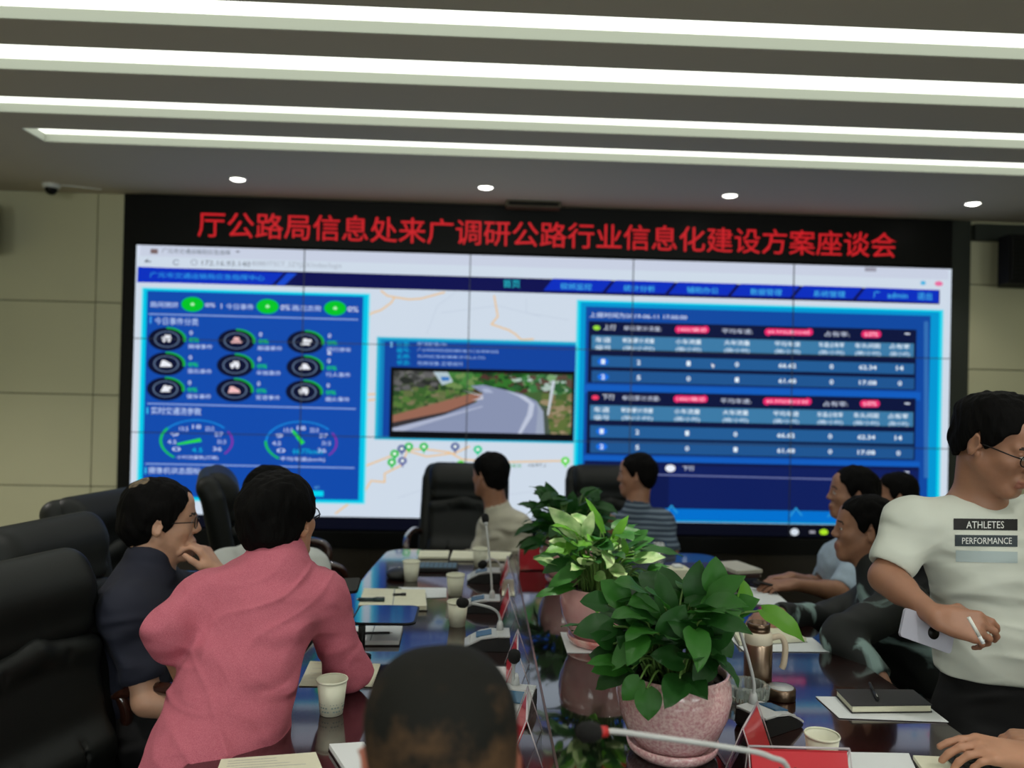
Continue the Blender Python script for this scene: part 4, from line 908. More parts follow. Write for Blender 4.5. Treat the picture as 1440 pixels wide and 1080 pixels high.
# --- man behind the pink shirt
person('man in a pale grey shirt mostly hidden behind the man in pink', dict(
    pel=pt(335, 935, 3.15), che=pt(365, 835, 3.15), nek=pt(380, 765, 3.17), sA=pt(435, 800, 3.12), eA=pt(430, 868, 3.02), wA=pt(452, 838, 2.90),
    sB=pt(316, 800, 3.18), eB=pt(296, 862, 3.0), wB=pt(330, 862, 2.85)), (.45, .88, 0), (pt(384, 700, 3.2), (.5, .85, .05), 0), m_pale, 'mid', h=.008, sleeve='long', slen=.55,
    hair=dict(vol=.004, seed=8, h=.006), collar=.03, chest=(.15, 1.4), hands={'A': dict(D=(.75, -.1, -.25), N=(.2, .2, -1), side=-1, curl=(.5, .55, .6, .6), thumb=.3)}, head_k=1.02)
# --- beige shirt at the far end
person('man in a beige shirt at the far end of the table, turned to the screen', dict(
    pel=pt(722, 850, 4.45), che=pt(712, 762, 4.42), nek=pt(700, 717, 4.42), sA=pt(690, 742, 4.56), eA=pt(668, 792, 4.42), wA=pt(655, 783, 4.25),
    sB=pt(728, 740, 4.32), eB=pt(735, 792, 4.24), wB=pt(682, 793, 4.08)), (-.9, -.35, 0), (pt(688, 668, 4.42), (-.72, .68, -.02), 0), m_beige, 'tan', h=.008, sleeve='long', slen=.75,
    hair=dict(vol=.003, seed=3, h=.006), collar=.008, chest=(.16, 1.3), waist=(.15, 1.25), hands={'B': dict(D=(-.9, -.2, -.1), N=(0, 0, -1), side=-1, curl=(.3, .3, .4, .4)), 'A': dict(D=(-.7, -.6, 0), N=(0, 0, -1), side=1, curl=(.3, .3, .4, .4))})
# --- striped polo at the far end
person('man in a striped blue polo at the far end of the table, looking left', dict(
    pel=pt(905, 850, 4.5), che=pt(898, 765, 4.48), nek=pt(896, 716, 4.48), sA=pt(866, 740, 4.5), eA=pt(842, 785, 4.36), wA=pt(852, 752, 4.26),
    sB=pt(930, 735, 4.44), eB=pt(945, 784, 4.36), wB=pt(893, 792, 4.2)), (-.35, -.93, 0), (pt(895, 668, 4.5), (-.85, .3, -.05), 0), m_polo, 'tan', h=.008, sleeve='short', slen=.75,
    hair=dict(vol=.002, seed=4, h=.006), collar=.010, chest=(.16, 1.35), hands={'A': dict(D=(.1, -.2, 1), N=(-.3, -.8, 0), side=1, curl=(.8, .9, .9, .9)), 'B': dict(D=(-.9, -.2, -.1), N=(0, 0, -1), side=-1, curl=(.3, .3, .4, .4))})
# --- light blue shirt on the right
person('man in a light blue shirt in profile on the right, both hands round a phone', dict(
    pel=pt(1250, 905, 3.68), wai=pt(1225, 870, 3.65), che=pt(1195, 805, 3.6), nek=pt(1206, 750, 3.62), sA=pt(1200, 785, 3.78), eA=pt(1150, 825, 3.66), wA=pt(1112, 812, 3.42),
    sB=pt(1212, 790, 3.46), eB=pt(1180, 832, 3.36), wB=pt(1118, 822, 3.28)), (-1, -.05, 0), (pt(1198, 694, 3.64), (-.97, .22, .03), 0), m_lblue, 'tan', h=.0075, sleeve='short', slen=.8,
    hair=dict(vol=.004, seed=6, h=.006), collar=.012, chest=(.165, 1.25), waist=(.17, 1.2), folds=(.005, 16), hands={'B': dict(D=(-1, 0, -.05), N=(0, .2, -1), side=-1, curl=(.35, .4, .45, .5), thumb=.3), 'A': dict(D=(-1, -.1, -.05), N=(0, -.2, -1), side=1, curl=(.4, .45, .5, .5))})
# --- black jacket with the pale pattern
person('man in a black jacket with pale pattern, arm stretched over the table', dict(
    pel=pt(1335, 985, 2.78), wai=pt(1310, 950, 2.78), che=pt(1262, 875, 2.8), nek=pt(1236, 806, 2.83), sA=pt(1236, 843, 3.0), eA=pt(1160, 872, 2.98), wA=pt(1098, 864, 2.8),
    sB=pt(1268, 850, 2.66), eB=pt(1183, 895, 2.56), wB=pt(1235, 950, 2.42)), (-.97, -.1, 0), (pt(1215, 745, 2.87), (-.95, .3, .03), 0), m_splash, 'tan', h=.0065, sleeve='long', slen=.96, cuff=(.04, .04), shirt_name='jacket',
    hair=dict(vol=.003, seed=9, line=[-.078, -.074, -.03, .035, -.012, .02, .055, .076, .08], h=.0045), collar=.035, chest=(.165, 1.2), waist=(.17, 1.15), folds=(.006, 14), sw=1.1,
    hands={'A': dict(D=(-1, -.15, -.1), N=(0, 0, -1), side=1, curl=(.45, .5, .5, .55), thumb=.5), 'B': dict(D=(.3, -.5, -.8), N=(-1, 0, 0), side=-1)})
# --- head half hidden behind
person('person in dark clothes half hidden behind the man in the black jacket', dict(
    pel=pt(1310, 880, 4.3), che=pt(1290, 790, 4.25), nek=pt(1272, 742, 4.22), sA=pt(1255, 765, 4.38), eA=pt(1225, 815, 4.3), wA=pt(1180, 815, 4.2),
    sB=pt(1295, 765, 4.08), eB=pt(1300, 830, 4.05), wB=pt(1250, 835, 3.98)), (-1, 0, 0), (pt(1258, 697, 4.2), (-.95, .3, .0), 0), m_trous, 'tan', h=.01, sleeve='long', slen=.9,
    hair=dict(vol=.002, seed=12, h=.007), collar=.03)
# --- shaved head in the foreground
person('man with a shaved head right in front of the camera, seen from behind', dict(
    pel=pt(600, 1800, .84), che=pt(606, 1370, .90), nek=pt(610, 1200, .88), sA=(.10, .84, 1.06), eA=(.22, .98, .83), wA=(.10, 1.2, .82), sB=(-.30, .84, 1.06), eB=(-.40, .98, .83), wB=(-.26, 1.2, .82)), (0, 1, 0),
    (pt(619, 1066, .945), (-.17, .98, -.12), .05), m_navy, 'ear', h=.007, sleeve='short', slen=.7, trousers='seat', hair=dict(thin=.0045, seed=11, line=[-.09, -.085, -.06, .0, .0, .03, .05, .07, .08], h=.0035, jag=.004), hair_m=m_stub, collar=.02, neck_r=.06, head_k=1.07,
    hands={'A': dict(D=(-.3, 1, 0), N=(0, 0, -1), side=-1), 'B': dict(D=(.3, 1, 0), N=(0, 0, -1), side=1)})
# --- person beyond the right edge of the frame whose hand rests on a calculator
person('person at the right edge, only a hand reaching in over a calculator', dict(
    pel=(1.82, 1.52, .55), che=(1.74, 1.56, .92), nek=(1.72, 1.56, 1.12), sA=(1.7, 1.75, 1.05), eA=(1.52, 1.86, .84), wA=(1.35, 1.80, .80), sB=(1.7, 1.37, 1.04), eB=pt(1600, 1080, 1.56), wB=pt(1448, 1064, 1.66)), (-1, 0, 0),
    ((1.70, 1.57, 1.27), (-1, .3, -.2), 0), m_pale, 'mid', h=.0042, sleeve='short', slen=.7, hair=dict(seed=14, h=.006), collar=.02, cl_h=.008,
    hands={'B': dict(D=(-1, .1, .12), N=(.2, .2, -1), side=-1, curl=(.28, .42, .48, .5), thumb=.15, k=1.08), 'A': dict(D=(-1, .2, -.05), N=(0, 0, -1), side=1)})
# --- standing man in the white T-shirt
def teefold(x, y, z, J):
    u = z-(x-J['nek'][0])*.35; low = np.clip((J['che'][2]-.05-z)/.2, 0, 1)
    return -(.2+.8*low)*.012*(1-np.abs(np.sin(u*30+1.6*np.sin(x*9)+1.*np.sin(z*13+x*6))))**2.6*(.5+.5*np.sin(x*12+z*8))+.002+.0035*wave(x, y, z, 13)
rt, qt = person('standing man in a white T-shirt and glasses, looking down, cigarette in hand', dict(
    pel=pt(1408, 1000, 2.20), wai=pt(1400, 900, 2.18), che=pt(1380, 782, 2.17), nek=pt(1372, 708, 2.18), sA=pt(1284, 738, 2.16), eA=pt(1246, 812, 2.12), wA=pt(1316, 868, 1.94),
    sB=pt(1466, 732, 2.22), eB=pt(1518, 830, 2.2), wB=pt(1500, 905, 2.05)), (.12, -.99, 0), (pt(1403, 622, 2.10), (.46, -.82, -.38), -.06), m_tee, 'tan', h=.0042, sleeve='short', slen=.66, trousers='stand',
    hair=dict(vol=-.001, seed=10, line=[-.07, -.066, -.03, .035, -.004, .02, .052, .064, .066], h=.0035, jag=.006), specs=True, chest=(.155, 1.35), waist=(.165, 1.35), folds=(.0035, 15), fold_fn=teefold, neck_cut=.07, hem=float(pt(1400, 972, 2.04).z), head_k=1.08, sw=1.1,
    hands={'A': dict(D=(.88, -.40, -.14), N=(.0, .8, -.6), side=1, curl=(.5, .62, .8, .9), thumb=.5, k=1.05), 'B': dict(D=(-.2, -.3, -.9), N=(0, 1, 0), side=1)}, shirt_name='t_shirt')
# print on the chest, laid onto the cloth
sh = qt['shirt']; dg = bpy.context.evaluated_depsgraph_get()
bv = BVHTree.FromPolygons([tuple(v.co+Vector(qt['O'])) for v in sh.data.vertices], [tuple(p.vertices) for p in sh.data.polygons])
def on_shirt(V, F, m, name):
    dirn = Vector((0, 1, 0)); out = []
    for px, py, lift in V:
        base = aty(px, py, 1.3); d = (base-Vector(CAM)).normalized()
        hit = bv.ray_cast(Vector(CAM)+d*1.2, d)
        out.append((hit[0]-d*lift if hit[0] is not None else base)-Vector(qt['O']))
    me = bpy.data.meshes.new(name); me.from_pydata([tuple(o) for o in out], [], F); mk(name, me, m, sh)
def bar(x0, y0, x1, y1, sl, m, lift=.0016):
    n = 24; r = 5; V = [(x0+(x1-x0)*i/n, y0+(y1-y0)*j/r+sl*i/n, lift) for j in range(r+1) for i in range(n+1)]
    on_shirt(V, [(j*(n+1)+i, j*(n+1)+i+1, (j+1)*(n+1)+i+1, (j+1)*(n+1)+i) for j in range(r) for i in range(n)], m, 'chest_print')
def lett(body, x0, y0, x1, y1, m):
    V, F = text_polys(body, 1, 'LEFT', .0); X = [v[0] for v in V]; Z = [v[1] for v in V]; 
    V = [(x0+(v[0]-min(X))/(max(X)-min(X))*(x1-x0), y1-(v[1]-min(Z))/(max(Z)-min(Z))*(y1-y0), .0032) for v in V]; on_shirt(V, F, m, 'chest_lettering')
bar(1341, 729, 1431, 745, 1, mat('print_black', (22, 22, 24), .7)); bar(1343, 752, 1431, 768, 1, mat('print_slate', (52, 62, 68), .7)); bar(1344, 774, 1431, 790, 2, mat('print_grey', (168, 182, 184), .7))
m_pw = mat('print_white', (225, 228, 225), .7)
lett('ATHLETES', 1359, 733, 1412, 743, m_pw); lett('PERFORMANCE', 1353, 756, 1423, 765, m_pw)
# ================================================================ things on the table
m_paper = mat('white_paper', (226, 230, 232), .8); m_cream = mat('cream_page', (226, 224, 200), .8, var=(40, .03, 2)); m_cup = mat('paper_cup', (228, 228, 208), .6)
m_ink = mat('ink_grey', (120, 128, 140), .8); m_red = mat('red_card', (222, 36, 56), .6); m_acr = thin_glass('clear_acrylic', (.98, .985, .985), .03, .15); m_acre = mat('acrylic_edge', (200, 190, 196), .2)
m_glass = thin_glass('clear_glass', (.93, .96, .94), .18); m_steel = mat('warm_steel', (176, 152, 132), .28, metal=1); m_gold = mat('brown_steel', (120, 100, 84), .3, metal=1)
m_silver = mat('silver_grey_plastic', (190, 192, 192), .35); m_foam = mat('black_foam', (12, 12, 12), .95, bump=(500, .6, .002)); m_lcd = mat('lcd_blue', (52, 96, 128), .2); m_redring = mat('red_ring', (190, 40, 40), .4)
m_rubber = mat('black_rubber', (20, 20, 21), .55); m_leathercover = mat('black_notebook_cover', (44, 42, 42), .5, bump=(200, .2, .001))
def local(e, p): return Vector(p)-e.location
GCU = 'white paper cups'
def cup(px, py, label, h=.083, r=.037, printed=False):
    p = atz(px, py, TZ); e = empty('paper_cup', (p.x, p.y, TZ+.001), 0, label, 'cup', GCU)
    MB().lathe([(0, .004), (r*.70, .004), (r*.71, 0), (r*.73, .0), (r*.97, h-.003), (r*.955, h-.003), (r*.70, .006), (0, .006)], 40).build('wall', m_cup, e)
    MB().lathe([(r*.955, h-.004), (r*1.0, h-.004), (r*1.03, h-.001), (r*1.0, h+.002), (r*.96, h)], 40).build('rim', m_cup, e)
    if printed:
        b = MB()
        for row, z in enumerate((.012, .022, .03)):
            for k in range(26):
                a = 2*PI*k/26+row*.1
                if (k*7+row*3) % 4 == 0: continue
                rr = r*(.73+.24*(z/h))+.0006; s_ = .0018 if row < 2 else .0009
                c0 = Vector((rr*math.cos(a), rr*math.sin(a), z)); t = Vector((-math.sin(a), math.cos(a), 0))
                b.face([c0-t*s_*1.6-Vector((0, 0, s_)), c0+t*s_*1.6-Vector((0, 0, s_)), c0+t*s_*1.2+Vector((0, 0, s_)), c0-t*s_*1.2+Vector((0, 0, s_))])
        b.build('print', mat('cup_print', (140, 156, 150), .7), e)
cup(466, 1003, 'white paper cup with a small grey print, by the elbow of the man in pink', .085, .0385, True)
cup(643, 880, 'white paper cup beside the second microphone, the nearer of two close together')
cup(640, 838, 'white paper cup right behind another cup in the middle of the left side')
cup(578, 817, 'white paper cup at the far left end of the table, beside the black mouse')
cup(675, 797, 'white paper cup in front of the man in beige')
cup(1155, 1087, 'white paper cup behind the red name card at the right front')
p = atz(926, 797, TZ); e = empty('drinking_glass', (p.x, p.y, TZ+.002), 0, 'clear drinking glass in front of the man in the striped polo', 'glass')
MB().lathe([(0, 0), (.03, 0), (.034, .11), (.032, .11), (.028, .008), (0, .008)], 32).build('tumbler', m_glass, e); MB().lathe([(.032, .108), (.0345, .11), (.034, .113), (.032, .112)], 32).build('rim', m_glass, e)

GM = 'gooseneck conference microphones'
def mic(px, py, rz, label, stem, sc=1.0, hr=.0165, ring=None):
    """stem: list of world points ending at the head"""
    p = atz(px, py, TZ) if not isinstance(px, Vector) else px
    e = empty('gooseneck_microphone', (p.x, p.y, TZ+.001), rz, label, 'microphone', GM)
    b = MB(); Mx = Matrix(((1, 0, 0, 0), (0, 0, -1, 0), (0, 1, 0, 0), (0, 0, 0, 1)))
    prof = [(-.075, .0), (.055, .0), (.062, .012), (.058, .04), (.03, .042), (-.03, .034), (-.066, .016), (-.08, .006)]
    b.prism(prof, -.048, .048, M=Mx); b.build('base', m_rubber, e)
    b = MB(); b.prism([(-.082, .008), (-.066, .0185), (-.03, .0365), (.028, .0445), (.0, .047), (-.035, .0405), (-.07, .022), (-.084, .012)], -.046, .046, M=Mx)
    b.box((.02, -.046, .042), (.06, .046, .048), bev=.002); b.build('top_cover', m_silver, e)
    b = MB(); b.box((-.028, -.026, -.0015), (.022, .026, .0015)); bmesh.ops.rotate(b.b, cent=(0, 0, 0), matrix=Matrix.Rotation(-.2, 3, 'Y'), verts=b.b.verts); bmesh.ops.translate(b.b, vec=(-.02, 0, .0445), verts=b.b.verts); b.build('display', m_lcd, e)
    for k in range(4):
        MB().lathe([(0, .0), (.006, .0), (.006, .003), (0, .004)], 12, c=(-.062+.0*k, -.03+.02*k, .0235)).build('button', m_silver, e)
    inv = Matrix.Rotation(-rz, 3, 'Z'); pts = [inv @ (Vector(q)-e.location) for q in stem]
    sk = pts[0]; MB().lathe([(0, 0), (.012, 0), (.010, .02), (.006, .03), (0, .03)], 16, c=(sk.x, sk.y, .046)).build('socket', m_silver, e)
    cv = bez(pts, 8); MB().tube(cv[:-2], .0042, 8).build('gooseneck', m_silver, e)
    d = (cv[-1]-cv[-4]).normalized(); q = d.to_track_quat('Z', 'Y').to_matrix().to_4x4(); Mh = Matrix.Translation(cv[-3]) @ q
    MB().lathe([(0, -.006), (.0075, -.006), (.0085, .008), (0, .008)], 16, M=Mh).build('collar_ring', ring or m_silver, e)
    MB().lathe([(0, .004), (hr*.7, .006), (hr*.95, .014), (hr, .022), (hr*.95, .032), (hr*.6, .040), (0, .043)], 20, M=Mh).build('windscreen', m_foam, e)
    return e
def W(px, py, y): return aty(px, py, y)
mic(690, 910, 0, 'short microphone leaning left, its head beside the nearer paper cup', [W(703, 885, 2.58), W(702, 866, 2.58), W(693, 856, 2.56), W(672, 850, 2.54), W(655, 848, 2.52)])
mic(680, 858, 0, 'tall upright microphone with its head in front of the man in beige', [W(692, 842, 2.97), W(691, 815, 2.97), W(688, 780, 2.98), W(685, 750, 3.0), W(683, 733, 3.02)], hr=.014)
mic(684, 817, 0, 'microphone with a silver base in front of the far paper cup, third from the camera', [W(706, 800, 3.42), W(700, 790, 3.42), W(690, 786, 3.4), W(681, 792, 3.37)], hr=.018)
mic(724, 1000, 1.35, 'upright microphone just right of the shaved head', [W(724, 985, 2.1), W(722, 965, 2.1), W(722, 945, 2.08), W(723, 926, 2.05)])
mic(1078, 1022, -2.6, 'microphone beside the steel thermos, its stem standing tall', [W(1059, 985, 1.99), W(1060, 960, 1.98), W(1052, 925, 1.97), W(1044, 898, 1.96), W(1036, 868, 1.95)])
mic(Vector((.56, 1.24, 0)), 0, -1.9, 'microphone whose long silver stem crosses in front of the pink speckled pot', [Vector((.535, 1.27, .81)), W(1112, 1092, 1.24), W(1082, 1064, 1.22), W(1030, 1052, 1.2), W(920, 1036, 1.17), W(868, 1029, 1.15), W(842, 1029, 1.14)], hr=.0145, ring=m_redring)

GP = 'red name cards in clear acrylic holders'
def plate(pos, rz, label, text=None, w=.2, h=.1, flip=False, two=True, tint=None):
    e = empty('name_card_holder', (pos.x, pos.y, TZ+.0015), rz, label, 'name card', GP)
    d = .036
    for sgn in (-1, 1):
        b = MB(); b.prism([(sgn*(-.0), h), (sgn*.003, h), (sgn*(d+.003), 0), (sgn*d, 0)], -w/2, w/2, M=Matrix(((0, 0, 1, 0), (1, 0, 0, 0), (0, 1, 0, 0), (0, 0, 0, 1)))); b.build('acrylic_panel', m_acr, e)
        b = MB()
        for xx in (-w/2, w/2): b.tube([(xx, sgn*.001, h), (xx, sgn*(d+.001), 0)], .0013, 6)
        b.build('panel_edge', m_acre, e)
        if sgn == -1 or two:
            L = math.hypot(d, h); u = Vector((0, -sgn*d, h))/L*-1; u = Vector((0, sgn*d, -h))/L
            o = Vector((0, -sgn*.0022, h)); n = Vector((0, sgn*h, d)).normalized()
            a = o+u*.004; z_ = o+u*(L-.006)
            b = MB()
            pts = [(a+Vector((-w/2+.005, 0, 0))), (a+Vector((w/2-.005, 0, 0))), (z_+Vector((w/2-.005, 0, 0))), (z_+Vector((-w/2+.005, 0, 0)))]
            f1 = [b.b.verts.new(q) for q in pts]; f2 = [b.b.verts.new(q-n*.0006) for q in pts]
            b.b.faces.new(f1); b.b.faces.new(f2[::-1])
            for i in range(4): b.b.faces.new([f1[i], f2[i], f2[(i+1) % 4], f1[(i+1) % 4]])
            cd_ = b.build('red_card', m_red if not tint or sgn == -1 else tint, e)
            if text and sgn == -1:
                V, F = text_polys(text, .06, 'CENTER', .0012); X = [v[0] for v in V]; Zs = [v[1] for v in V]; cx = (max(X)+min(X))/2; cz = (max(Zs)+min(Zs))/2; kk = (w*.62)/(max(X)-min(X))
                mid = o+u*(L*.52); me = bpy.data.meshes.new('txt'); me.from_pydata([tuple(mid+Vector(((v[0]-cx)*kk, 0, 0))-u*((v[1]-cz)*kk)+n*.0006) for v in V], [], F)
                mk('lettering', me, mat('card_ink', (26, 12, 14), .6), cd_)
    b = MB(); b.tube([(-w/2, 0, h+.001), (w/2, 0, h+.001)], .0022, 6); b.build('ridge', m_acre, e)
# the row along the left edge of the inlay faces the left side of the table
for (x, y, rz, lb) in ((.125, 1.84, 1.50, 'red name card in an acrylic holder, nearest the shaved head'), (.125, 2.30, 1.52, 'red name card right of the tilted microphone, second in the left row from the camera'), (.12, 2.86, 1.56, 'red name card in the left row, beside the pair of paper cups'), (.135, 3.36, 1.56, 'small far red name card in the left row, last before the card facing the camera')):
    plate(Vector((x, y, 0)), rz-PI, lb, two=False)
p = atz(760, 803, TZ); plate(Vector((p.x, p.y+.03, 0)), .05, 'red name card facing the camera at the far end, left of the potted plants', w=.2, h=.11)
m_viol = mat('violet_card_back', (150, 92, 150), .5, var=(30, 0, 3, (200, 150, 190)))
p = atz(1058, 1062, TZ); plate(Vector((.625, 1.78, 0)), 1.05, 'tilted red and violet name card beside the pink speckled pot', w=.17, h=.1, tint=m_viol)
plate(Vector((.665, 1.605, 0)), -.05, 'red name card with black Chinese characters at the bottom of the photo', '农机科', w=.205, h=.105)

def corner_quad(pts, z): return [atz(x, y, z) for x, y in pts]
def sheet(pts, label, z=TZ+.0015, t=.0012, m=None, name='paper_sheet', cat='paper', group=None, lines=0):
    P_ = corner_quad(pts, z); c = sum(P_, Vector())/4; e = empty(name, (c.x, c.y, z), 0, label, cat, group)
    b = MB(); b.prism([(q.x-c.x, q.y-c.y) for q in P_], 0, t); b.build('sheet', m or m_paper, e)
    if lines:
        b = MB(); A_, B_, C_, D_ = [q-c for q in P_]
        for k in range(lines):
            u = .1+.8*k/lines; s0 = A_.lerp(D_, u).lerp(B_.lerp(C_, u), .08); s1 = A_.lerp(D_, u).lerp(B_.lerp(C_, u), .55+.37*random.random()); n_ = (D_-A_).normalized()*.0012
            b.face([(s0.x, s0.y, t+.0003), (s1.x, s1.y, t+.0003), (s1.x+n_.x, s1.y+n_.y, t+.0003), (s0.x+n_.x, s0.y+n_.y, t+.0003)])
        b.build('writing', m_ink, e)
    return e
def notebook(pts, label, t=.016, cover=None, page=None, open_=True, z=TZ+.001, gutter=True, lines=0, name='notebook'):
    """pts: corners left-far, right-far, right-near, left-near"""
    P_ = corner_quad(pts, z+t); c = sum(P_, Vector())/4; e = empty(name, (c.x, c.y, z), 0, label, 'notebook', 'notebooks on the table')
    L = [(q.x-c.x, q.y-c.y) for q in P_]; k = 1.03
    b = MB(); b.prism([(x*k, y*k) for x, y in L], 0, .003)
    if not open_: b.prism([(x*k, y*k) for x, y in L], t-.002, t)
    b.build('cover', cover or m_leathercover, e)
    b = MB(); b.prism(L, .003, t-.002 if not open_ else t); b.build('pages', page or m_cream, e)
    if open_ and gutter:
        A_, B_, C_, D_ = [Vector((x, y, 0)) for x, y in L]; m1 = A_.lerp(B_, .5); m2 = D_.lerp(C_, .5); w_ = (B_-A_).normalized()*.0015
        b = MB(); b.face([(m1.x-w_.x, m1.y-w_.y, t+.0004), (m1.x+w_.x, m1.y+w_.y, t+.0004), (m2.x+w_.x, m2.y+w_.y, t+.0004), (m2.x-w_.x, m2.y-w_.y, t+.0004)])
        b.build('gutter', m_ink, e)
    if lines:
        b = MB(); A_, B_, C_, D_ = [Vector((x, y, 0)) for x, y in L]
        for kk in range(lines):
            u = .1+.8*kk/lines; s0 = A_.lerp(D_, u).lerp(B_.lerp(C_, u), .08); s1 = A_.lerp(D_, u).lerp(B_.lerp(C_, u), .6+.3*random.random()); n_ = (D_-A_).normalized()*.001
            b.face([(s0.x, s0.y, t+.0003), (s1.x, s1.y, t+.0003), (s1.x+n_.x, s1.y+n_.y, t+.0003), (s0.x+n_.x, s0.y+n_.y, t+.0003)])
        b.build('writing', m_ink, e)
    return e
def pen(a, b_, z, label, r=.0048, m=None):
    A_ = atz(a[0], a[1], z+r); B_ = atz(b_[0], b_[1], z+r); c = (A_+B_)/2; e = empty('pen', (c.x, c.y, z), 0, label, 'pen', 'pens lying on the notebooks')
    A_ = A_-c; B_ = B_-c; A_.z = B_.z = r+.0005; d = (B_-A_)
    MB().tube([A_, A_+d*.62], r*.85, 10).build('barrel', m or m_rubber, e); MB().tube([A_+d*.6, B_], r, 10).build('cap', m or m_rubber, e)
    MB().tube([A_-d*.07, A_], [r*.2, r*.7], 8).build('tip', m_metal, e); up_ = Vector((0, 0, r+.001)); MB().tube([A_+d*.68+up_, B_-d*.02+up_], .0013, 6).build('clip', m_metal, e)
notebook([(512, 827), (598, 829), (600, 852), (504, 851)], 'open cream notebook with black pens in front of the navy polo man', t=.018, lines=3)
pen((504, 843), (541, 843), TZ+.019, 'thick dark pen at the left end of the open cream notebook', .008, mat('teal_pen', (40, 60, 66), .3)); pen((553, 836), (571, 836), TZ+.019, 'small black pen higher up on the open cream notebook', .005)
sheet([(560, 826), (628, 827), (628, 840), (598, 841)], 'white paper sheets sticking out from under the open cream notebook', lines=3)
notebook([(488, 880), (566, 880), (561, 901), (480, 901)], 'open white notepad on a black cover under the thin black panel', t=.016, page=m_paper)
pen((548, 890), (487, 891), TZ+.017, 'black pen on the white notepad in the black cover')
sheet([(436, 930), (535, 934), (524, 966), (420, 965)], 'sheet of paper under the elbow of the man in pink', m=m_cream, lines=4)
sheet([(311, 1070), (444, 1060), (462, 1105), (296, 1112)], 'lined sheet of paper at the bottom left edge', m=m_cream, lines=9, t=.004)
notebook([(463, 1046), (512, 1043), (545, 1100), (505, 1110)], 'white notebook left of the shaved head, half hidden by the ear', t=.014, page=m_paper, gutter=False)
sheet([(686, 938), (719, 938), (722, 974), (694, 976)], 'pale sheet of paper just right of the shaved head')
sheet([(705, 815), (722, 815), (724, 838), (706, 838)], 'small pale paper between the second and third microphones', m=m_cream)
notebook([(590, 774), (632, 774), (630, 783), (588, 783)], 'open cream notepad at the far end, left of the thin dark gap', t=.012, gutter=False)
notebook([(637, 774), (720, 776), (712, 786), (633, 785)], 'long cream notepad in front of the man in beige', t=.014, gutter=False)
p = atz(613, 801, TZ); e = empty('keyboard', (p.x, p.y, TZ+.001), 0, 'black keyboard with pale keys at the far left end of the table', 'keyboard')
MB().box((-.14, -.06, 0), (.1, .06, .018), bev=.004).build('body', m_rubber, e)
b = MB()
for i in range(11):
    for j in range(4): b.box((-.13+i*.0205, -.05+j*.025, .018), (-.113+i*.0205, -.03+j*.025, .022))
b.build('keys', mat('key_blue_grey', (92, 120, 140), .5), e)
def ellip(mb, c, r, n=16, mi=0):
    mb.lathe([(math.cos(t)*1, math.sin(t)) for t in np.linspace(-PI/2, PI/2, 13)], n, mi=mi, M=Matrix.Translation(c) @ Matrix.Diagonal((r[0], r[1], r[2], 1)))
p = atz(560, 812, TZ); e = empty('computer_mouse', (p.x, p.y, TZ+.001), 0, 'black computer mouse left of the far paper cup', 'mouse')
b = MB(); ellip(b, (0, 0, .014), (.052, .07, .024)); bmesh.ops.bisect_plane(b.b, geom=b.b.verts[:]+b.b.edges[:]+b.b.faces[:], plane_co=(0, 0, 0), plane_no=(0, 0, -1), clear_outer=True); b.build('shell', m_rubber, e)
MB().tube([(0, .02, .036), (0, .045, .031)], .004, 8).build('scroll_wheel', m_silver, e)
# thin glossy panel on a black stem
e = empty('display_stand', tuple(atz(508, 924, TZ)), 0, 'thin black glossy panel on a black stem beside the elbow in pink', 'stand'); e.location.z = TZ+.001
P_ = [W(482, 856, 2.66), W(606, 858, 2.66), W(584, 880, 2.46), W(492, 880, 2.46)]; x0 = P_[3].x-e.location.x; x1 = P_[2].x-e.location.x
MB().prism(rrect(x0, 2.45-e.location.y, x1, 2.66-e.location.y, .03), .094, .100).build('panel', m_black, e); MB().prism(rrect(x0+.006, 2.456-e.location.y, x1-.006, 2.654-e.location.y, .026), .1001, .1012).build('glass', mat('panel_mirror_glass', (30, 34, 36), .12, coat=1), e)
MB().tube([(0, 0, .006), (0, 0, .095)], .011, 16).build('stem', m_black, e); MB().lathe([(0, 0), (.03, 0), (.03, .004), (.012, .008), (0, .008)], 24).build('foot', m_black, e)

# right side of the table
notebook([(1028, 880), (1096, 879), (1134, 897), (1040, 902)], 'open cream notebook beyond the steel thermos, under the stretched hand', t=.016)
sheet([(1020, 893), (1142, 897), (1167, 917), (1046, 916)], 'white sheets lying under the open cream notebook on the right')
sheet([(1052, 826), (1090, 833), (1112, 852), (1040, 850)], 'white sheets in front of the man in the light blue shirt', t=.003)
sheet([(1147, 980), (1290, 982), (1334, 1016), (1180, 1010)], 'white sheets of paper under the closed black notebook', t=.0015, lines=0)
nbk = notebook([(1177, 969), (1283, 970), (1309, 991), (1199, 992)], 'closed black notebook with a pen on top, before the standing man', t=.02, open_=False, z=TZ+.004)
pen((1223, 961), (1234, 983), TZ+.024, 'black pen with a silver clip on the closed black notebook')
sheet([(1172, 1058), (1278, 1060), (1296, 1100), (1172, 1100)], 'plain white sheet right of the red name card', t=.0015)
notebook([(1284, 1062), (1420, 1068), (1480, 1120), (1318, 1110)], 'open notebook under the calculator at the bottom right', t=.012, gutter=False)
p = atz(1378, 1077, TZ+.014); e = empty('calculator', (p.x, p.y-.02, TZ+.0145), -.12, 'black calculator under the hand at the bottom right corner', 'calculator')
MB().box((-.065, -.05, 0), (.07, .045, .014), bev=.004).build('body', m_rubber, e)
for i in range(5):
    for j in range(4): MB().box((-.055+i*.019, -.042+j*.019, .014), (-.041+i*.019, -.028+j*.019, .018), bev=.001).build('key', m_darkgrey, e)
MB().box((.042, -.04, .0142), (.064, .035, .0155)).build('display', m_silver, e)
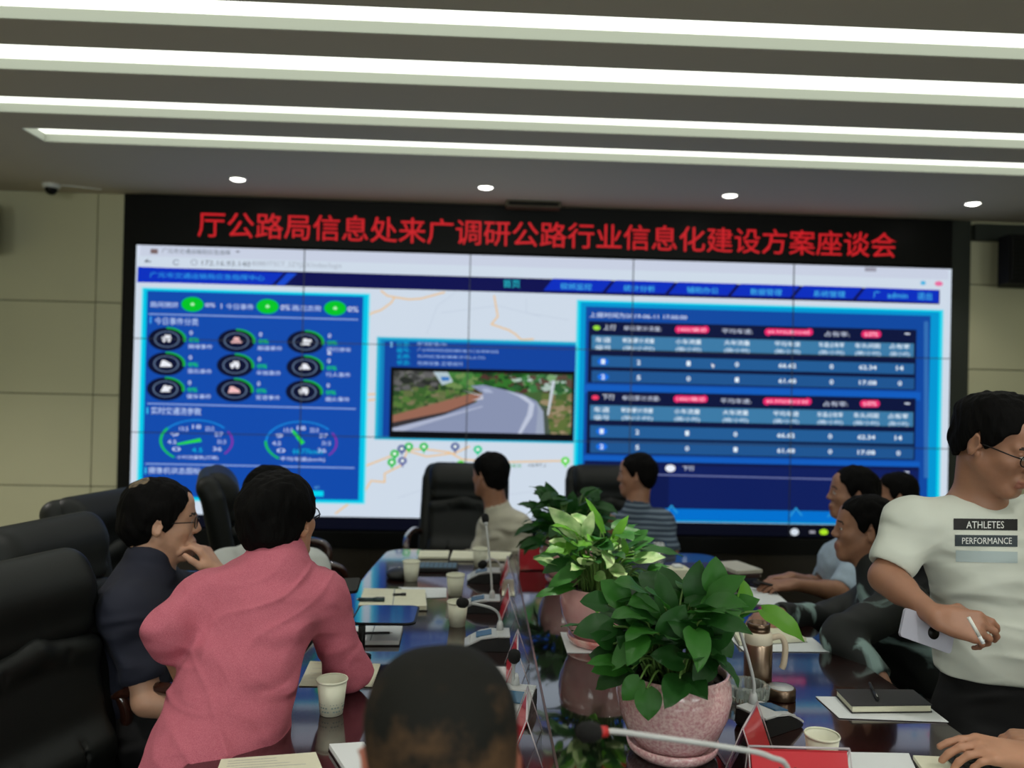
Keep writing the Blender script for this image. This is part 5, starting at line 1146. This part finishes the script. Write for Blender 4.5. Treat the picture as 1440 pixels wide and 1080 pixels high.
# thermos, its cup lid, ashtray
p = atz(1065, 968, TZ); e = empty('thermos', (p.x, p.y, TZ+.001), 0, 'brushed steel thermos mug with a cream collar and handle', 'thermos')
MB().lathe([(0, 0), (.035, 0), (.0385, .006), (.0385, .125), (.037, .13), (0, .13)], 40).build('body', m_steel, e)
MB().lathe([(.037, .128), (.0385, .13), (.0375, .148), (.036, .158), (.03, .16), (0, .16)], 40).build('collar', mat('cream_plastic', (214, 204, 184), .4), e)
MB().lathe([(.029, .158), (.031, .16), (.031, .168), (.030, .17), (.0315, .172), (.0315, .182), (.029, .184), (.026, .184), (.026, .17), (0, .17)], 40).build('neck_ring', m_gold, e)
MB().tube(bez([(.034, -.004, .142), (.062, -.006, .146), (.074, -.008, .12), (.071, -.008, .075), (.066, -.007, .058)], 6), .0085, 10).build('handle', mat('cream_handle', (196, 180, 158), .4), e)
p = atz(1098, 982, TZ); e = empty('thermos_cup', (p.x, p.y, TZ+.001), 0, 'low round steel cup top standing on the table beside the thermos', 'cup')
MB().lathe([(0, 0), (.037, 0), (.0385, .003), (.0385, .027), (.036, .031), (.033, .0305), (.033, .012), (0, .012)], 40).build('shell', m_gold, e); MB().lathe([(.0, .026), (.02, .026), (.022, .0285), (.032, .029), (.033, .031), (.0, .031)], 32).build('inner_disc', m_silver, e)
p = atz(1050, 984, TZ); e = empty('glass_ashtray', (p.x, p.y, TZ+.001), .2, 'thick clear cut-glass ashtray between the speckled pot and the thermos', 'ashtray')
m_cut = mat('cut_glass', (235, 242, 238), .06, trans=.85, ior=1.45); b = MB(); n = 16; R0 = []
b.lathe([(0, 0), (.048, 0), (.052, .004), (.056, .042), (.05, .046), (.044, .044), (.04, .014), (0, .012)], 16); 
for f in b.b.faces: f.smooth = False
b.build('bowl', m_cut, e); b = MB()
for k in range(16): a = 2*PI*(k+.5)/16; b.tube([(.0535*math.cos(a), .0535*math.sin(a), .006), (.057*math.cos(a), .057*math.sin(a), .042)], .0035, 6)
b.build('fluting', m_cut, e)
# far right things seen between the leaves
p = atz(952, 832, TZ); e = empty('tissue_box', (p.x, p.y, TZ+.001), .1, 'cream paper box seen between the two nearest plants', 'box')
MB().box((-.045, -.04, 0), (.045, .04, .1), bev=.004).build('box_body', m_cream, e); MB().box((-.02, -.02, .1), (.02, .02, .112), bev=.005).build('tissue', m_paper, e)
p = atz(1006, 852, TZ); e = empty('mug', (p.x, p.y, TZ+.001), 0, 'white mug with a violet band behind the upright leaves', 'mug')
MB().lathe([(0, 0), (.034, 0), (.038, .006), (.04, .085), (.0375, .085), (.035, .01), (0, .008)], 32).build('body', m_white, e); MB().lathe([(.0392, .03), (.0405, .031), (.041, .06), (.0398, .061)], 32).build('band', mat('violet_band', (130, 96, 180), .4), e)
MB().tube(bez([(-.036, 0, .07), (-.062, 0, .06), (-.06, 0, .03), (-.036, 0, .02)], 6), .005, 8).build('handle', m_white, e)
p = atz(1034, 812, TZ); 
for k, (cc, lb) in enumerate((((40, 44, 60), 'dark blue book at the bottom of the small far stack'), ((60, 40, 40), 'dark red book in the middle of the small far stack'), ((190, 186, 172), 'pale book on top of the small far stack'))):
    o = MB(); o.box((-.07+.004*k, -.1, 0), (.07, .1-.006*k, .017), bev=.002); e = empty('book', (p.x, p.y, TZ+.001+k*.0185), .15*k, lb, 'book', 'books stacked at the far right of the table')
    o.build('cover', mat('book_cover', cc, .6), e); MB().box((-.068+.004*k, -.0985, .003), (.0715, .0985-.006*k, .014)).build('pages', m_cream, e)
p = atz(975, 800, TZ); e = empty('folder', (p.x, p.y, TZ+.001), .1, 'dark blue folder behind the cream paper box', 'folder'); MB().box((-.13, -.1, 0), (.13, .1, .008), bev=.002).build('cover', mat('folder_blue', (34, 38, 84), .5), e); MB().box((-.125, -.104, .002), (.12, -.09, .006)).build('papers', m_paper, e)
# things held in hands
def phone(c, D, N, label, m, dot=False, w=.036, L=.075, t=.004):
    D = Vector(D).normalized(); N = Vector(N); N = (N-D*N.dot(D)).normalized(); S = D.cross(N); Mx = Matrix(((S.x, D.x, N.x, 0), (S.y, D.y, N.y, 0), (S.z, D.z, N.z, 0), (0, 0, 0, 1)))
    e = empty('phone', c, 0, label, 'phone', None); b = MB(); b.prism(rrect(-w, -L, w, L, .009), -t, t, M=Mx); b.build('case', m, e)
    b = MB(); b.prism(rrect(-w+.002, -L+.002, w-.002, L-.002, .008), -t-.0006, -t, M=Mx); b.build('screen', m_black, e)
    if dot: b = MB(); b.lathe([(0, t), (.016, t), (.016, t+.0015), (0, t+.0015)], 24, M=Mx @ Matrix.Translation((0, .015, 0))); b.build('camera_ring', m_black, e)
phone(W(1304, 887, 1.97), (.85, .1, -.3), (-.1, -1, .25), 'pale phone with a round black ring held under the wrist of the standing man', mat('phone_pale', (170, 170, 184), .4), True)
phone(W(1086, 824, 3.3), (-.9, .2, .2), (0, .3, 1), 'black phone in the hands of the man in light blue', m_rubber)
phone(W(486, 824, 2.86), (.9, -.2, .1), (0, -.6, .8), 'black phone in the hand showing right of the pink shoulder', m_rubber, t=.007, w=.03, L=.05)
a = W(1362, 868, 1.80); b_ = W(1383, 905, 1.79); e = empty('cigarette', tuple(a), 0, 'white cigarette between the fingers of the standing man', 'cigarette')
MB().tube([(0, 0, 0), (b_-a)*.72], .0042, 12).build('paper_tube', m_white, e); MB().tube([(b_-a)*.72, (b_-a)], .0042, 12).build('filter', m_paper, e)
# ================================================================ potted plants
def leafmat(name, rgb, rough=.42, var=None):
    m = mat(name, rgb, rough, var=var, spec=.3); b = m.node_tree.nodes['Principled BSDF']; b.inputs['Subsurface Weight'].default_value = 0
    t = m.node_tree; tr = t.nodes.new('ShaderNodeBsdfTranslucent'); tr.inputs[0].default_value = (*lin([min(255, v*1.15) for v in rgb]), 1); mx = t.nodes.new('ShaderNodeMixShader'); mx.inputs[0].default_value = .25
    o = [n for n in t.nodes if n.type == 'OUTPUT_MATERIAL'][0]; t.links.new(b.outputs[0], mx.inputs[1]); t.links.new(tr.outputs[0], mx.inputs[2]); t.links.new(mx.outputs[0], o.inputs[0]); return m
LM = [leafmat('leaf_dark', (36, 84, 32), var=(9, .2, 2)), leafmat('leaf_mid', (52, 112, 38), var=(9, .2, 2)), leafmat('leaf_bright', (92, 150, 42), var=(12, .15, 2)), leafmat('leaf_pale', (200, 218, 160), var=(26, 0, 3, (96, 150, 70)))]
m_stem = mat('leaf_stem', (96, 130, 62), .5); m_soil = mat('potting_soil', (38, 30, 24), .95, bump=(90, 1, .01), var=(60, .5, 4))
def leaf(b, B, T, N, w, mi=0, arch=.12, fold=.25, heart=.14, twist=0):
    B = Vector(B); T = Vector(T); D = T-B; L = D.length; D /= L; N = Vector(N); N = (N-D*N.dot(D)).normalized(); S = D.cross(N)
    ts = [0, .04, .12, .22, .34, .46, .58, .7, .8, .88, .95, 1.0]; pr = [.0, .34, .72, .93, 1.0, .97, .87, .70, .51, .33, .13, .0]; ss = [-1, -.66, -.33, 0, .33, .66, 1]; G = []
    for t, p in zip(ts, pr):
        row = []
        a = twist*t; S2 = S*math.cos(a)+N*math.sin(a); N2 = N*math.cos(a)-S*math.sin(a)
        for s_ in ss:
            x = s_*p*w; along = t*L-heart*L*(abs(s_)**1.2)*(1-t)**4*(1 if p else 0)
            z = arch*L*4*t*(1-t)*.6-arch*L*t*t*.5+fold*abs(x)*(1-.4*abs(s_))+.02*L*math.sin(t*15+s_*2)*abs(s_)
            row.append(b.b.verts.new(B+D*along+S2*x+N2*z))
        G.append(row)
    for i in range(len(ts)-1):
        for j in range(len(ss)-1):
            f = b.b.faces.new([G[i][j], G[i][j+1], G[i+1][j+1], G[i+1][j]]); f.smooth = True; f.material_index = mi
def plant(cx, cy, label, potm, explicit, n, R=.2, H=.3, seed=1, mix=(5, 4, 1, 0), lw=(.026, .04), ll=(.075, .12), saucer=True, napkin=False, clear=False, speck=None):
    rr = random.Random(seed); e = empty('potted_plant', (cx, cy, TZ+.0015), 0, label, 'plant', 'potted pothos plants along the table middle'); O = Vector((cx, cy, TZ+.0015)); z0 = .012 if saucer else 0
    prof = [(0, z0+.004), (.07, z0+.004), (.082, z0+.008), (.105, z0+.04), (.124, z0+.085), (.131, z0+.125), (.128, z0+.155), (.122, z0+.172), (.125, z0+.178), (.121, z0+.18), (.115, z0+.174), (.12, z0+.15), (.12, z0+.12), (0, z0+.12)]
    MB().lathe(prof, 56).build('pot', potm, e)
    if saucer: MB().lathe([(0, 0), (.075, 0), (.09, .004), (.102, .016), (.105, .03), (.101, .032), (.096, .02), (.085, .010), (0, .009)], 48).build('saucer', potm if not napkin else speck, e)
    b = MB(); b.lathe([(0, z0+.160), (.04, z0+.163), (.08, z0+.158), (.1225, z0+.152), (.12, z0+.13)], 32)
    for v in b.b.verts: v.co.z += .003*math.sin(v.co.x*140)*math.cos(v.co.y*120)
    for k in range(60):
        a = rr.random()*6.28; q = rr.random()*.1; ellip(b, (q*math.cos(a), q*math.sin(a), z0+.163), (.005, .006, .004), 6)
    b.build('soil', m_soil, e)
    f = MB(); st = MB(); zr = z0+.165
    def stem_to(B, r=.0022):
        a = math.atan2(B.y, B.x)+rr.uniform(-.4, .4); q = rr.uniform(.01, .07); s0 = Vector((q*math.cos(a), q*math.sin(a), zr-.01))
        mid = s0.lerp(B, .55)+Vector((0, 0, .035+.1*max(0, (B-s0).length-.1)))
        st.tube(bez([s0, mid, B], 5), [r*1.2]*11, 6)
    for (bp_, tp, dB, dT, N, w, mi) in explicit:
        B = aty(bp_[0], bp_[1], cy+dB)-O; T = aty(tp[0], tp[1], cy+dT)-O; leaf(f, B, T, N, w, mi, arch=rr.uniform(.04, .14), fold=rr.uniform(.1, .3)); stem_to(B)
    mats = [i for i, k in enumerate(mix) for _ in range(k)]
    for k in range(n):
        a = rr.random()*2*PI; el = rr.random()**.7*1.45-.25; q = rr.uniform(.45, .95)
        B = Vector((math.cos(a)*math.cos(el)*R*q, math.sin(a)*math.cos(el)*R*q, zr+.03+max(math.sin(el), -.35)*H*.78*q))
        if math.hypot(B.x, B.y) < .13 and B.z < zr+.02: B.z = zr+.03
        out = Vector((math.cos(a+rr.uniform(-.6, .6)), math.sin(a+rr.uniform(-.6, .6)), rr.uniform(-.75, .5)+.5*math.sin(el))).normalized(); L = rr.uniform(*ll); T = B+out*L
        if T.z < .02: T.z = .02
        if clear and T.x > .10 and T.z < zr+.15: continue
        if math.hypot(B.x, B.y) > .12 or B.z > zr:
            leaf(f, B, T, Vector((-out.x*.4+rr.uniform(-.35, .35), -out.y*.4+rr.uniform(-.35, .35)-.25, 1)), rr.uniform(*lw), rr.choice(mats), arch=rr.uniform(.05, .2), fold=rr.uniform(.08, .35), twist=rr.uniform(-.5, .5)); stem_to(B)
    f.build('foliage', LM, e); st.build('stems', m_stem, e)
    if napkin: MB().box((-.115, -.10, -.0001), (.115, .11, .0012)).build('tray_liner', m_paper, e)
    return e
m_pot1 = mat('speckled_pink_glaze', (206, 150, 156), .22, coat=.6, var=(150, 0, 5, (232, 200, 200))); m_pot2 = mat('pale_pink_glaze', (226, 178, 176), .15, coat=1, var=(8, 0, 3, (214, 150, 150)))
m_sau2 = mat('coral_glaze', (222, 130, 124), .2, coat=1, var=(20, 0, 3, (236, 200, 190)))
C_ = (0, -1, .25)
P1 = atz(945, 1058, TZ)
plant(P1.x, P1.y, 'nearest potted plant, dark green leaves in a speckled pink pot', m_pot1, [
    ((1003, 832), (1007, 782), .02, .03, (0, -1, .1), .032, 1), ((975, 843), (984, 787), .04, .05, (-.3, -1, .1), .030, 0), ((1020, 862), (1068, 842), 0, -.02, (-.1, -.8, .7), .030, 1), ((1040, 866), (970, 872), -.05, -.08, (0, -.6, .8), .03, 1),
    ((1072, 858), (1133, 900), -.04, -.09, (.2, -.75, .7), .028, 2), ((1048, 852), (1046, 815), .0, .01, (.2, -1, .2), .02, 2), ((910, 968), (912, 1014), -.13, -.15, (0, -1, .1), .030, 1), ((900, 955), (875, 985), -.12, -.13, (-.3, -1, .3), .024, 1),
    ((862, 880), (806, 890), -.05, -.08, (0, -.7, .7), .034, 0), ((855, 850), (815, 845), 0, 0, (0, -.6, .8), .03, 0), ((880, 935), (831, 944), -.06, -.08, (0, -.6, .8), .026, 1), ((862, 905), (830, 890), -.06, -.1, (-.3, -.8, .4), .02, 0), ((905, 880), (900, 830), -.03, -.02, (-.2, -1, .3), .04, 1), ((940, 870), (925, 800), .02, .05, (.3, -1, .2), .03, 0),
    ((880, 850), (845, 815), 0, .02, (0, -.8, .5), .032, 1), ((930, 900), (965, 850), -.08, -.06, (.2, -1, .3), .034, 0), ((990, 905), (1035, 885), -.06, -.08, (0, -.8, .6), .03, 0), ((900, 925), (868, 895), -.08, -.09, (0, -.9, .5), .03, 0), ((960, 930), (915, 920), -.1, -.12, (0, -.8, .6), .028, 0), ((1000, 930), (975, 962), -.1, -.12, (0, -.9, .5), .026, 0), ((1010, 900), (1030, 925), -.06, -.08, (.3, -.9, .4), .026, 0)],
    120, R=.175, H=.24, seed=5, mix=(7, 4, 0, 0), clear=True)
P2 = atz(842, 905, TZ)
plant(P2.x, P2.y, 'middle potted plant with bright pale green leaves in a pale pink pot', m_pot2, [
    ((814, 752), (771, 713), -.02, -.03, (-.3, -1, .3), .030, 3), ((822, 754), (834, 718), -.03, -.02, (.3, -1, .2), .022, 3), ((848, 748), (824, 699), .0, .01, (.5, -1, .1), .014, 2), ((864, 757), (884, 724), .0, .0, (-.6, -1, .1), .016, 2), ((802, 770), (766, 775), -.05, -.08, (0, -.6, .9), .024, 2),
    ((838, 778), (848, 757), -.08, -.08, (0, -1, .3), .022, 3), ((880, 778), (876, 755), -.05, -.05, (0, -1, .1), .012, 2), ((893, 786), (936, 783), -.05, -.09, (-.1, -.7, .9), .026, 3), ((902, 772), (962, 780), .0, .02, (0, -.5, .9), .02, 0), ((858, 798), (880, 803), -.12, -.14, (0, -.8, .8), .02, 3), ((838, 808), (852, 815), -.13, -.15, (0, -.9, .6), .02, 3),
    ((852, 768), (872, 765), -.05, -.05, (0, -.6, .8), .018, 2), ((815, 800), (770, 825), -.08, -.1, (0, -.8, .6), .026, 1), ((800, 790), (762, 805), -.05, -.07, (0, -.7, .7), .024, 0), ((805, 825), (752, 838), -.08, -.1, (0, -.6, .8), .022, 1), ((800, 762), (812, 790), -.06, -.09, (0, -.9, .5), .02, 2), ((890, 760), (912, 745), .02, .02, (0, -.8, .5), .018, 1), ((870, 745), (912, 752), .05, .02, (0, -.5, .9), .018, 1)],
    95, R=.18, H=.24, seed=9, mix=(3, 4, 4, 2), lw=(.018, .03), ll=(.06, .1), napkin=True, speck=m_sau2)
P3 = Vector((.40, 3.42, 0))
plant(P3.x, P3.y, 'farthest potted plant, dark leaves before the empty screen area', m_pot2, [
    ((785, 718), (767, 677), 0, 0, (-.3, -1, .2), .034, 0), ((762, 730), (744, 703), 0, 0, (-.3, -1, .2), .022, 0), ((782, 712), (754, 707), .02, 0, (0, -.6, .9), .022, 0), ((800, 725), (806, 690), 0, 0, (.3, -1, .3), .035, 0), ((825, 725), (842, 690), 0, 0, (0, -1, .3), .035, 0), ((775, 745), (748, 735), -.05, -.05, (0, -.6, .8), .03, 0), ((765, 755), (745, 770), -.05, -.06, (0, -.8, .5), .025, 1), ((840, 735), (858, 712), 0, 0, (.2, -1, .2), .03, 0)],
    80, R=.18, H=.27, seed=13, mix=(8, 1, 0, 0), lw=(.024, .036), ll=(.08, .12))
